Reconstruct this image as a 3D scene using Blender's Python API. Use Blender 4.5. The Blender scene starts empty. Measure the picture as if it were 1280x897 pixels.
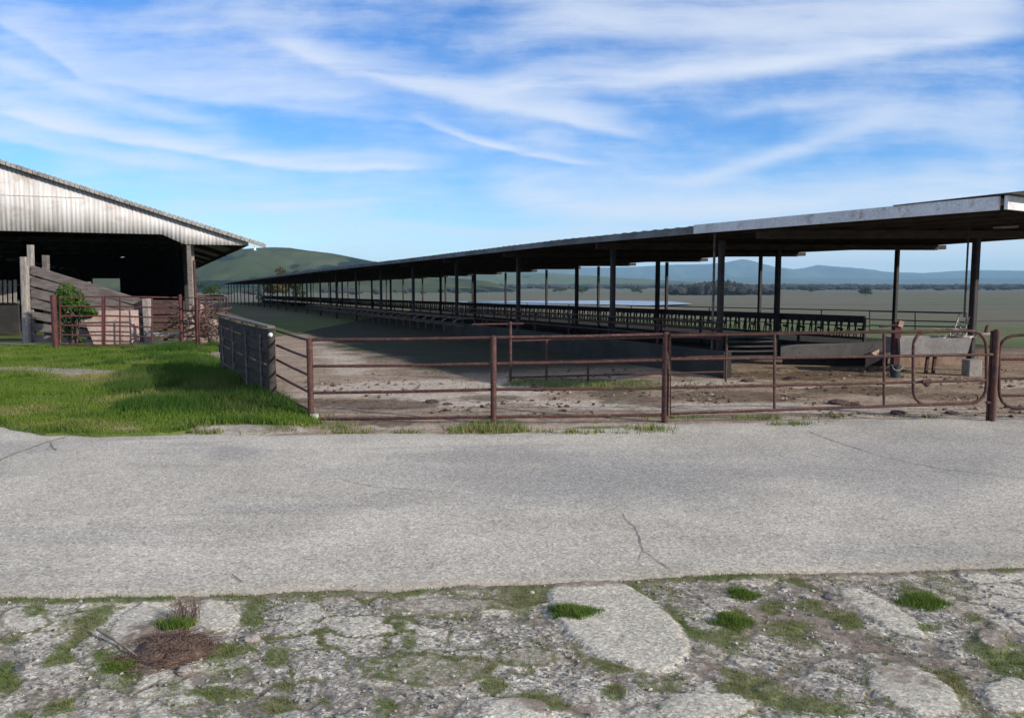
import bpy, math, random
import numpy as np
from mathutils import Vector, Matrix

R = math.radians
rng = np.random.default_rng(7)
random.seed(7)
SC = bpy.context.scene
COL = SC.collection

# ------------------------------------------------------------------ camera maths
CAM_Z = 1.8
PITCH = R(5.34)
FPX = 1000.0
cP, sP = math.cos(PITCH), math.sin(PITCH)

def ray(px, py):
    xc, yc = (px - 640) / FPX, -(py - 448.5) / FPX
    return (xc, cP + yc * sP, -sP + yc * cP)

def at(px, py, Y):
    x, y, z = ray(px, py)
    t = Y / y
    return Vector((x * t, Y, CAM_Z + z * t))

def project(x, y, z):
    dep = y * cP - (z - CAM_Z) * sP
    up = y * sP + (z - CAM_Z) * cP
    return 640 + FPX * x / dep, 448.5 - FPX * up / dep

# the dairy's own frame: d runs along both long sheds, n to their right
TH = math.atan(0.435)
DX, DY = -math.sin(TH), math.cos(TH)
NX, NY = math.cos(TH), math.sin(TH)

def sa(s, a, z=0.0):
    return Vector((a * NX + s * DX, a * NY + s * DY, z))

def to_sa(x, y):
    return x * DX + y * DY, x * NX + y * NY

PLAIN_Z = -10.0

def zt(x, y):
    x = np.asarray(x, float); y = np.asarray(y, float)
    s, a = to_sa(x, y)
    z = -0.009 * np.clip(s - 8, 0, 157)
    z = z - 0.025 * np.clip(a - 26, 0, None) - 0.02 * np.clip(s - 165, 0, None)
    z = z - 0.02 * np.clip(-a - 90, 0, None) - 0.02 * np.clip(-y - 30, 0, None)
    k = 1.2
    z = np.maximum(z, PLAIN_Z) + k * np.exp(-np.abs(z - PLAIN_Z) / k) * 0.35
    return z

def ztf(x, y):
    return float(zt(x, y))

def gp(px, py):
    x, y, z = ray(px, py)
    lo, hi = 0.5, 3000.0
    for _ in range(60):
        m = (lo + hi) / 2
        if CAM_Z + z * m > ztf(x * m, y * m): lo = m
        else: hi = m
    return Vector((x * lo, y * lo, ztf(x * lo, y * lo)))

def base_at(px, Y):
    X = (px - 640) / FPX * Y
    for _ in range(6):
        z = ztf(X, Y)
        dep = Y * cP - (z - CAM_Z) * sP
        X = (px - 640) / FPX * dep
    return Vector((X, Y, ztf(X, Y)))

def s_for_px(a, px, lo=2, hi=400):
    for _ in range(60):
        m = (lo + hi) / 2
        p = sa(m, a)
        if p.y < 0.5 or project(p.x, p.y, CAM_Z)[0] > px: lo = m
        else: hi = m
    return lo

# ------------------------------------------------------------------ numpy noise
def _hash(ix, iy, seed):
    h = (ix.astype(np.int64) * 374761393 + iy.astype(np.int64) * 668265263 + seed * 1442695041) & 0xFFFFFFFF
    h = ((h ^ (h >> 13)) * 1274126177) & 0xFFFFFFFF
    h = h ^ (h >> 16)
    return (h & 0xFFFFFF) / float(0xFFFFFF)

def vnoise(x, y, seed=0):
    ix, iy = np.floor(x), np.floor(y)
    fx, fy = x - ix, y - iy
    fx = fx * fx * (3 - 2 * fx); fy = fy * fy * (3 - 2 * fy)
    a = _hash(ix, iy, seed); b = _hash(ix + 1, iy, seed)
    c = _hash(ix, iy + 1, seed); d = _hash(ix + 1, iy + 1, seed)
    return (a * (1 - fx) + b * fx) * (1 - fy) + (c * (1 - fx) + d * fx) * fy

def fbm(x, y, sc=1.0, oct=4, seed=0, rough=0.5):
    x = np.asarray(x, float) * sc; y = np.asarray(y, float) * sc
    v = 0; amp = 1; tot = 0
    for o in range(oct):
        v = v + amp * vnoise(x + 17.3 * o, y - 9.1 * o, seed + o * 13)
        tot += amp; amp *= rough; x = x * 2.03; y = y * 2.03
    return v / tot            # 0..1, about 0.5

def voro(x, y, cell, seed=0):
    x = x / cell; y = y / cell
    ix, iy = np.floor(x), np.floor(y)
    d1 = np.full(x.shape, 9.0); d2 = np.full(x.shape, 9.0); idn = np.zeros(x.shape)
    for ox in (-1, 0, 1):
        for oy in (-1, 0, 1):
            jx, jy = ix + ox, iy + oy
            qx = jx + 0.15 + 0.7 * _hash(jx, jy, seed); qy = jy + 0.15 + 0.7 * _hash(jx, jy, seed + 5)
            d = np.hypot(qx - x, qy - y)
            idn = np.where(d < d1, _hash(jx, jy, seed + 11), idn)
            d2 = np.where(d < d1, d1, np.minimum(d2, d))
            d1 = np.minimum(d1, d)
    return (d2 - d1) * cell, idn

def sstep(a, b, v):
    t = np.clip((v - a) / (b - a), 0, 1)
    return t * t * (3 - 2 * t)

def blob(px, py, cx, cy, rx, ry, rot=0.0, nz=0.0, soft=0.35):
    """a soft ellipse; nz is a noise field that eats into its edge"""
    c, s = math.cos(R(rot)), math.sin(R(rot))
    u = ((px - cx) * c + (py - cy) * s) / rx
    v = (-(px - cx) * s + (py - cy) * c) / ry
    d = np.hypot(u, v) + nz
    return 1 - sstep(1 - soft, 1 + soft, d)

# ------------------------------------------------------------------ nodes
class NT:
    def __init__(self, tree):
        self.t = tree
        tree.nodes.clear()
    def n(self, kind, **kw):
        x = self.t.nodes.new(kind)
        for k, v in kw.items(): setattr(x, k, v)
        return x
    def put(self, sock, v):
        if hasattr(v, 'links') or isinstance(v, bpy.types.NodeSocket): self.t.links.new(v, sock)
        elif isinstance(v, (tuple, list)) and len(v) == 3 and sock.type == 'RGBA': sock.default_value = (*v, 1)
        else: sock.default_value = v
    def m(self, op, a, b=0.0, c=None, clamp=False):
        x = self.n('ShaderNodeMath', operation=op, use_clamp=clamp)
        self.put(x.inputs[0], a); self.put(x.inputs[1], b)
        if c is not None: self.put(x.inputs[2], c)
        return x.outputs[0]
    def mix(self, f, a, b, blend='MIX'):
        x = self.n('ShaderNodeMix', data_type='RGBA', blend_type=blend)
        self.put(x.inputs[0], f); self.put(x.inputs[6], a); self.put(x.inputs[7], b)
        return x.outputs[2]
    def pos(self):
        return self.n('ShaderNodeNewGeometry').outputs['Position']
    def scale(self, v, s):
        x = self.n('ShaderNodeMapping'); self.put(x.inputs[0], v)
        x.inputs['Scale'].default_value = s if isinstance(s, tuple) else (s, s, s)
        return x.outputs[0]
    def noise(self, v, scale, detail=4, rough=0.55, dist=0.0):
        x = self.n('ShaderNodeTexNoise'); self.put(x.inputs['Vector'], v)
        x.inputs['Scale'].default_value = scale; x.inputs['Detail'].default_value = detail
        x.inputs['Roughness'].default_value = rough; x.inputs['Distortion'].default_value = dist
        return x.outputs[0]
    def voro(self, v, scale, feature='F1', out='Distance'):
        x = self.n('ShaderNodeTexVoronoi', feature=feature); self.put(x.inputs['Vector'], v)
        x.inputs['Scale'].default_value = scale
        return x.outputs[out]
    def ramp(self, f, stops):
        x = self.n('ShaderNodeValToRGB'); self.put(x.inputs[0], f)
        e = x.color_ramp.elements
        while len(e) < len(stops): e.new(0.5)
        for i, (p, c) in enumerate(stops):
            e[i].position = p
            e[i].color = (c, c, c, 1) if isinstance(c, (int, float)) else (*c, 1)
        return x.outputs[0]
    def step(self, v, a, b):
        x = self.n('ShaderNodeMapRange', interpolation_type='SMOOTHSTEP'); self.put(x.inputs[0], v)
        self.put(x.inputs[1], a); self.put(x.inputs[2], b)
        return x.outputs[0]
    def attr(self, name):
        return self.n('ShaderNodeAttribute', attribute_name=name).outputs['Fac']
    def bump(self, h, strength=0.3, dist=0.02):
        x = self.n('ShaderNodeBump'); self.put(x.inputs['Height'], h)
        x.inputs['Strength'].default_value = strength; x.inputs['Distance'].default_value = dist
        return x.outputs[0]
    def out(self, color, rough=0.8, normal=None, metal=0.0, spec=0.3, **kw):
        b = self.n('ShaderNodeBsdfPrincipled')
        self.put(b.inputs['Base Color'], color); self.put(b.inputs['Roughness'], rough)
        self.put(b.inputs['Metallic'], metal); self.put(b.inputs['Specular IOR Level'], spec)
        for k, v in kw.items(): self.put(b.inputs[k], v)
        if normal is not None: self.put(b.inputs['Normal'], normal)
        o = self.n('ShaderNodeOutputMaterial')
        self.t.links.new(b.outputs[0], o.inputs[0])
        return b

def newmat(name):
    m = bpy.data.materials.new(name); m.use_nodes = True
    return m, NT(m.node_tree)

M = {}
def mottle(name, c1, c2, c3=None, sc=6.0, fine=60.0, rough=0.8, bump=0.2, stretch=(1, 1, 1), metal=0.0, spec=0.3, lo=0.35, hi=0.65):
    m, t = newmat(name)
    p = t.scale(t.pos(), stretch)
    a = t.noise(p, sc, 6, 0.6)
    col = t.mix(t.step(a, lo, hi), c1, c2)
    if c3 is not None:
        col = t.mix(t.step(t.noise(p, sc * 2.7, 5, 0.65), 0.55, 0.7), col, c3)
    f = t.noise(p, fine, 3, 0.6)
    col = t.mix(0.5, col, t.ramp(f, [(0.25, 0.25), (0.75, 0.8)]), 'OVERLAY')
    t.out(col, rough, t.bump(f, bump, 0.01), metal, spec)
    M[name] = m
    return m

mottle('rust_pipe', (0.085, 0.036, 0.029), (0.048, 0.024, 0.022), (0.165, 0.095, 0.070), sc=9, fine=45, rough=0.7, bump=0.15)
mottle('dark_rust', (0.050, 0.026, 0.022), (0.030, 0.019, 0.018), (0.075, 0.045, 0.036), sc=5, fine=45, rough=0.8, bump=0.1)
mottle('red_pipe', (0.085, 0.026, 0.025), (0.05, 0.020, 0.020), (0.14, 0.075, 0.065), sc=5, fine=45, rough=0.7, bump=0.15)
mottle('dark_pipe', (0.030, 0.030, 0.034), (0.018, 0.017, 0.019), (0.05, 0.035, 0.03), sc=5, fine=40, rough=0.7, bump=0.1)
mottle('shed_post', (0.035, 0.033, 0.036), (0.022, 0.021, 0.024), (0.055, 0.04, 0.035), sc=4, fine=40, rough=0.75, bump=0.1)
mottle('shed_timber', (0.050, 0.040, 0.033), (0.028, 0.024, 0.021), sc=3, fine=25, rough=0.9, stretch=(1, 1, 4))
mottle('roof_sheet', (0.22, 0.22, 0.22), (0.13, 0.125, 0.12), (0.14, 0.09, 0.06), sc=0.7, fine=20, rough=0.6, metal=0.3)
mottle('eave_grey', (0.155, 0.165, 0.17), (0.085, 0.09, 0.092), (0.12, 0.085, 0.06), sc=1.1, fine=18, rough=0.7, bump=0.2)
mottle('white_fascia', (0.62, 0.63, 0.65), (0.50, 0.51, 0.53), (0.36, 0.34, 0.31), sc=1.5, fine=30, rough=0.6, bump=0.05)
mottle('old_wood', (0.15, 0.135, 0.125), (0.085, 0.075, 0.07), (0.20, 0.19, 0.18), sc=2.5, fine=30, rough=0.95, stretch=(1, 1, 6))
mottle('chute_wood', (0.17, 0.145, 0.135), (0.10, 0.085, 0.08), (0.06, 0.05, 0.05), sc=2.5, fine=28, rough=0.95, stretch=(1, 1, 5))
mottle('pale_post_wood', (0.30, 0.275, 0.25), (0.19, 0.17, 0.155), sc=4, fine=40, rough=0.95, stretch=(4, 4, 1))
mottle('dark_wood', (0.048, 0.041, 0.037), (0.024, 0.021, 0.020), (0.075, 0.066, 0.06), sc=2.5, fine=26, rough=0.95, stretch=(1, 1, 6))
mottle('brown_board', (0.085, 0.052, 0.045), (0.045, 0.03, 0.028), (0.14, 0.11, 0.10), sc=2.0, fine=26, rough=0.95, stretch=(1, 1, 6))
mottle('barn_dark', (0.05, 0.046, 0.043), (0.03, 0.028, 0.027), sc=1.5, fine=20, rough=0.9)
mottle('concrete', (0.25, 0.238, 0.225), (0.18, 0.17, 0.16), (0.17, 0.15, 0.135), sc=2.2, fine=40, rough=0.9)
mottle('bunk_concrete', (0.20, 0.19, 0.18), (0.14, 0.132, 0.125), (0.10, 0.09, 0.08), sc=2.2, fine=40, rough=0.9)
mottle('pale_concrete', (0.42, 0.40, 0.38), (0.33, 0.31, 0.295), (0.25, 0.22, 0.20), sc=2.2, fine=40, rough=0.9)
mottle('shaded_concrete', (0.034, 0.037, 0.035), (0.020, 0.022, 0.021), (0.024, 0.031, 0.020), sc=1.4, fine=30, rough=0.95)  # concrete below the shed roof, with its shade darkened into the colour
mottle('brown_curb', (0.20, 0.145, 0.11), (0.13, 0.09, 0.07), (0.09, 0.065, 0.05), sc=2.5, fine=30, rough=0.95)
mottle('pink_concrete', (0.36, 0.265, 0.235), (0.28, 0.205, 0.18), (0.18, 0.135, 0.12), sc=2.5, fine=30, rough=0.9)
mottle('rubble', (0.26, 0.20, 0.175), (0.16, 0.12, 0.105), (0.18, 0.13, 0.11), sc=3, fine=22, rough=0.95)
mottle('stone', (0.33, 0.295, 0.265), (0.22, 0.20, 0.185), (0.40, 0.32, 0.29), sc=14, fine=90, rough=0.9)
mottle('dark_stone', (0.10, 0.10, 0.11), (0.06, 0.06, 0.065), sc=14, fine=90, rough=0.85)
mottle('white_plastic', (0.75, 0.75, 0.74), (0.6, 0.6, 0.58), sc=8, fine=60, rough=0.5)
mottle('pale_wire', (0.50, 0.47, 0.44), (0.34, 0.31, 0.29), sc=8, fine=60, rough=0.7)
mottle('stall_pipe', (0.15, 0.135, 0.12), (0.09, 0.075, 0.065), (0.2, 0.18, 0.16), sc=8, fine=60, rough=0.7)
mottle('bucket_blue', (0.030, 0.045, 0.055), (0.02, 0.03, 0.036), sc=8, fine=60, rough=0.5)
mottle('trough_metal', (0.25, 0.245, 0.245), (0.19, 0.185, 0.18), (0.2, 0.17, 0.15), sc=3, fine=30, rough=0.7)
mottle('pink_paint', (0.42, 0.26, 0.22), (0.32, 0.18, 0.15), sc=5, fine=40, rough=0.7)
mottle('bark', (0.09, 0.07, 0.055), (0.05, 0.04, 0.032), sc=5, fine=30, rough=0.95, stretch=(3, 3, 0.6))
mottle('stick', (0.34, 0.29, 0.25), (0.16, 0.13, 0.11), sc=12, fine=80, rough=0.95)
mottle('dead_plant', (0.135, 0.085, 0.062), (0.075, 0.045, 0.037), (0.21, 0.15, 0.11), sc=30, fine=90, rough=0.95)
mottle('mound_soil', (0.135, 0.092, 0.070), (0.075, 0.050, 0.040), (0.21, 0.155, 0.115), sc=16, fine=70, rough=1.0, bump=0.8)
mottle('wood_far', (0.022, 0.026, 0.022), (0.034, 0.030, 0.026), (0.016, 0.022, 0.017), sc=0.03, fine=0.4, rough=1.0)

def leaf_mat(name, c1, c2, sc=3.0, rough=0.7, attr_dry=None, c3=(0.3, 0.26, 0.12)):
    m, t = newmat(name)
    p = t.pos()
    rnd = t.n('ShaderNodeNewGeometry').outputs['Random Per Island']
    f = t.m('ADD', t.m('MULTIPLY', t.noise(p, sc, 3, 0.6), 0.65), t.m('MULTIPLY', rnd, 0.35))
    col = t.mix(t.step(f, 0.3, 0.7), c1, c2)
    if attr_dry: col = t.mix(t.attr(attr_dry), col, c3)
    b = t.n('ShaderNodeBsdfDiffuse'); t.put(b.inputs[0], col)
    tr = t.n('ShaderNodeBsdfTranslucent'); t.put(tr.inputs[0], t.mix(0.3, col, (0.20, 0.26, 0.04)))
    ms = t.n('ShaderNodeMixShader'); ms.inputs[0].default_value = 0.3
    t.t.links.new(b.outputs[0], ms.inputs[1]); t.t.links.new(tr.outputs[0], ms.inputs[2])
    o = t.n('ShaderNodeOutputMaterial'); t.t.links.new(ms.outputs[0], o.inputs[0])
    M[name] = m
leaf_mat('lawn_blade', (0.070, 0.135, 0.020), (0.155, 0.215, 0.040), 0.9, attr_dry='dry')
leaf_mat('tall_blade', (0.030, 0.080, 0.016), (0.065, 0.125, 0.026), 1.2, attr_dry='dry')
leaf_mat('weed_blade', (0.075, 0.125, 0.032), (0.140, 0.180, 0.055), 2.0, attr_dry='dry')
leaf_mat('moss_blade', (0.080, 0.130, 0.030), (0.140, 0.180, 0.050), 3.0, attr_dry='dry', c3=(0.20, 0.15, 0.085))
leaf_mat('tuft_blade', (0.070, 0.135, 0.026), (0.160, 0.225, 0.055), 9.0)
leaf_mat('shrub_leaf', (0.034, 0.085, 0.020), (0.090, 0.155, 0.038), 2.5)
leaf_mat('tree_green', (0.030, 0.055, 0.022), (0.055, 0.085, 0.032), 0.8)
leaf_mat('tree_brown', (0.085, 0.075, 0.035), (0.120, 0.095, 0.050), 0.8)

# ------------------------------------------------------------------ mesh building
class MB:
    def __init__(self): self.v = []; self.f = []; self.sm = []
    def add(self, vs, fs, smooth=False):
        o = len(self.v)
        self.v += [tuple(p) for p in vs]
        self.f += [tuple(i + o for i in q) for q in fs]
        self.sm += [smooth] * len(fs)
        return self
    def bar(self, p, q, w, h, up=(0, 0, 1), bev=0.0):
        """a squared bar from p to q: w across, h along up"""
        p, q = Vector(p), Vector(q); d = (q - p).normalized(); u = Vector(up)
        x = d.cross(u)
        if x.length < 1e-4: x = d.cross(Vector((1, 0, 0)))
        x.normalize(); u = x.cross(d).normalized()
        b = min(w, h) * 0.12 if bev == 0 else bev
        ring = [(-w/2+b, -h/2), (w/2-b, -h/2), (w/2, -h/2+b), (w/2, h/2-b), (w/2-b, h/2), (-w/2+b, h/2), (-w/2, h/2-b), (-w/2, -h/2+b)]
        vs = [p + x * i + u * j for i, j in ring] + [q + x * i + u * j for i, j in ring]
        n = 8
        fs = [(i, (i + 1) % n, n + (i + 1) % n, n + i) for i in range(n)]
        fs += [tuple(range(n))[::-1], tuple(range(n, 2 * n))]
        return self.add(vs, fs)
    def tube(self, pts, r, n=8, cap=True):
        pts = [Vector(p) for p in pts]
        rs = r if isinstance(r, (list, tuple)) else [r] * len(pts)
        vs = []; fs = []
        prev = None
        for i, p in enumerate(pts):
            d = (pts[min(i + 1, len(pts) - 1)] - pts[max(i - 1, 0)]).normalized()
            if prev is None:
                x = d.cross(Vector((0, 0, 1)))
                if x.length < 1e-3: x = d.cross(Vector((1, 0, 0)))
            else:
                x = prev - d * prev.dot(d)
            x.normalize(); prev = x; y = d.cross(x)
            for k in range(n):
                a = 2 * math.pi * k / n
                vs.append(p + (x * math.cos(a) + y * math.sin(a)) * rs[i])
        for i in range(len(pts) - 1):
            for k in range(n):
                fs.append((i * n + k, i * n + (k + 1) % n, (i + 1) * n + (k + 1) % n, (i + 1) * n + k))
        self.add(vs, fs, True)
        if cap:
            self.add([vs[k] for k in range(n)], [tuple(range(n))[::-1]])
            self.add([vs[(len(pts) - 1) * n + k] for k in range(n)], [tuple(range(n))])
        return self
    def prism(self, pts, off):
        """polygon pts (3-D, planar) extruded by the vector off"""
        n = len(pts); off = Vector(off)
        vs = [Vector(p) for p in pts] + [Vector(p) + off for p in pts]
        fs = [tuple(range(n))[::-1], tuple(range(n, 2 * n))] + [(i, (i + 1) % n, n + (i + 1) % n, n + i) for i in range(n)]
        return self.add(vs, fs)
    def rock(self, c, r, seed, sub=2, flat=0.7):
        import bmesh
        bm = bmesh.new(); bmesh.ops.create_icosphere(bm, subdivisions=sub, radius=1)
        rr = random.Random(seed); k = [rr.uniform(0, 99) for _ in range(3)]
        vs = []
        for v in bm.verts:
            p = v.co; n = 0.6 + 0.5 * float(fbm(p.x + k[0] + p.z, p.y + k[1] - p.z, 1.3, 3, seed)) + 0.34 * float(fbm(p.x * 1.3 - k[1] + p.z, p.y + k[2] + p.z * 1.7, 3.4, 3, seed + 3))
            vs.append((c[0] + p.x * r[0] * n, c[1] + p.y * r[1] * n, c[2] + p.z * r[2] * n))
        fs = [tuple(v.index for v in f.verts) for f in bm.faces]
        bm.free()
        return self.add(vs, fs, False)
    def build(self, name, mat, parent=None):
        root = parent
        while root is not None and root.parent is not None: root = root.parent
        off = Vector(root.location) if root is not None else Vector((0, 0, 0))
        me = bpy.data.meshes.new(name)
        me.from_pydata([(p[0] - off.x, p[1] - off.y, p[2] - off.z) for p in self.v], [], self.f)
        me.polygons.foreach_set('use_smooth', self.sm)
        me.materials.append(M[mat] if isinstance(mat, str) else mat)
        me.validate(); me.update()
        o = bpy.data.objects.new(name, me); COL.objects.link(o)
        if parent is not None: o.parent = parent
        return o

def tag(o, label=None, cat=None, group=None, kind=None):
    for k, v in (('label', label), ('category', cat), ('group', group), ('kind', kind)):
        if v: o[k] = v
    return o

def thing(name, loc, label, cat, group=None):
    o = bpy.data.objects.new(name, None); COL.objects.link(o)
    o.location = loc; o.empty_display_size = 0.2
    return tag(o, label, cat, group)

def mesh_np(name, verts, faces, mat, attrs=None, smooth=True, quads=True):
    me = bpy.data.meshes.new(name)
    n = len(verts); k = faces.shape[1]; nf = len(faces)
    me.vertices.add(n); me.vertices.foreach_set('co', np.ascontiguousarray(verts, np.float32).ravel())
    me.loops.add(nf * k); me.loops.foreach_set('vertex_index', np.ascontiguousarray(faces, np.int32).ravel())
    me.polygons.add(nf)
    me.polygons.foreach_set('loop_start', np.arange(0, nf * k, k, dtype=np.int32))
    me.polygons.foreach_set('loop_total', np.full(nf, k, np.int32))
    me.polygons.foreach_set('use_smooth', np.full(nf, smooth, bool))
    me.update(calc_edges=True); me.validate()
    for key, val in (attrs or {}).items():
        a = me.attributes.new(key, 'FLOAT', 'POINT')
        a.data.foreach_set('value', np.ascontiguousarray(val, np.float32).ravel())
    me.materials.append(M[mat] if isinstance(mat, str) else mat)
    o = bpy.data.objects.new(name, me); COL.objects.link(o)
    return o

def grid_faces(nr, nc):
    i = np.arange(nr - 1)[:, None] * nc + np.arange(nc - 1)[None, :]
    return np.stack([i, i + 1, i + nc + 1, i + nc], -1).reshape(-1, 4)

def blades(px, py, pz, h, w, lean, az, dry):
    """one triangle per blade of grass"""
    n = len(px)
    bend = rng.uniform(0, 2 * np.pi, n)
    dx, dy = np.cos(az) * w / 2, np.sin(az) * w / 2
    tx, ty = np.cos(bend) * lean * h, np.sin(bend) * lean * h
    v = np.empty((n, 3, 3))
    v[:, 0] = np.stack([px - dx, py - dy, pz - 0.005], 1)
    v[:, 1] = np.stack([px + dx, py + dy, pz - 0.005], 1)
    v[:, 2] = np.stack([px + tx, py + ty, pz + h * np.sqrt(np.clip(1 - lean * lean * 0.6, 0.15, 1))], 1)
    return v.reshape(-1, 3), np.arange(3 * n).reshape(-1, 3), np.repeat(dry, 3)

# ------------------------------------------------------------------ ground sheets
def px_line(pts):
    xs = np.array([p[0] for p in pts], float); ys = np.array([p[1] for p in pts], float)
    return xs, ys

NEAR = [gp(x, y) for x, y in ((-60, 749), (0, 748), (200, 746), (430, 740), (640, 732), (860, 721), (1100, 714), (1280, 710), (1340, 708))]
FAR = [gp(x, y) for x, y in ((-120, 531), (0, 532), (30, 538), (62, 545), (130, 546), (230, 545), (300, 544), (400, 543), (600, 543), (830, 531), (1000, 526), (1238, 523), (1400, 520))]
def near_edge(x):
    return np.interp(x, [p.x for p in NEAR], [p.y for p in NEAR]) + 0.05 * (fbm(x, x * 0, 3, 4, 3) - 0.5) * 2
def far_edge(x):
    return np.interp(x, [p.x for p in FAR], [p.y for p in FAR]) + 0.16 * (fbm(x, x * 0 + 7, 1.6, 4, 9) - 0.5) * 2

def spread_x(core, step, outer, n=24):
    c = np.arange(-core, core + 1e-6, step)
    o = core + (outer - core) * (np.linspace(0, 1, n + 1)[1:] ** 2)
    return np.concatenate([-o[::-1], c, o])

# --- terrain: one sheet to the horizon
def make_ground():
    r = np.concatenate([[0.0], np.geomspace(2.0, 15500, 210)])
    th = np.concatenate([np.linspace(-math.pi, -1.0, 40)[:-1], np.linspace(-1.0, 1.0, 221), np.linspace(1.0, math.pi, 40)[1:]])
    rr, tt = np.meshgrid(r, th, indexing='ij')
    x, y = rr * np.sin(tt), rr * np.cos(tt)
    far = sstep(30, 120, rr)
    z = zt(x, y) - 0.06 + far * (fbm(x, y, 0.02, 3, 4) - 0.5) * 0.5
    v = np.stack([x, y, z], -1).reshape(-1, 3)
    m, t = newmat('field')
    p = t.pos()
    s = t.n('ShaderNodeSeparateXYZ'); t.put(s.inputs[0], p)
    wide = t.noise(t.scale(p, (0.35, 1.0, 1.0)), 0.012, 5, 0.55, 0.4)
    band = t.noise(t.scale(p, (0.10, 1.0, 1.0)), 0.005, 3, 0.5)
    fine = t.noise(p, 1.4, 5, 0.65)
    green = t.mix(t.step(fine, 0.3, 0.7), (0.070, 0.094, 0.036), (0.108, 0.122, 0.052))
    brown = t.mix(t.step(fine, 0.3, 0.7), (0.098, 0.092, 0.062), (0.145, 0.130, 0.090))
    f = t.m('ADD', t.m('MULTIPLY', wide, 0.6), t.m('MULTIPLY', band, 0.4))
    col = t.mix(t.step(f, 0.41, 0.50), green, brown)
    stripe = t.noise(t.scale(p, (0.04, 1.0, 1.0)), 0.02, 4, 0.6)
    col = t.mix(t.m('MULTIPLY', t.step(stripe, 0.55, 0.66), 0.55), col, (0.055, 0.060, 0.036))
    col = t.mix(t.m('MULTIPLY', t.step(stripe, 0.45, 0.34), 0.5), col, (0.170, 0.145, 0.105))
    dist = t.m('POWER', t.m('ADD', t.m('POWER', s.outputs[0], 2.0), t.m('POWER', s.outputs[1], 2.0)), 0.5)
    nearg = t.m('SUBTRACT', 1.0, t.step(dist, 36.0, 75.0))
    col = t.mix(t.m('MULTIPLY', nearg, 0.7), col, t.mix(t.step(fine, 0.3, 0.7), (0.07, 0.105, 0.03), (0.115, 0.14, 0.048)))
    col = t.mix(0.35, col, t.ramp(t.noise(p, 0.15, 6, 0.7), [(0.3, 0.3), (0.7, 0.75)]), 'OVERLAY')
    t.out(col, 0.95, t.bump(fine, 0.5, 0.1), spec=0.1)
    M['field'] = m
    o = mesh_np('ground', v, grid_faces(len(r), len(th)), 'field')
    tag(o, kind='structure')
make_ground()

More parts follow.
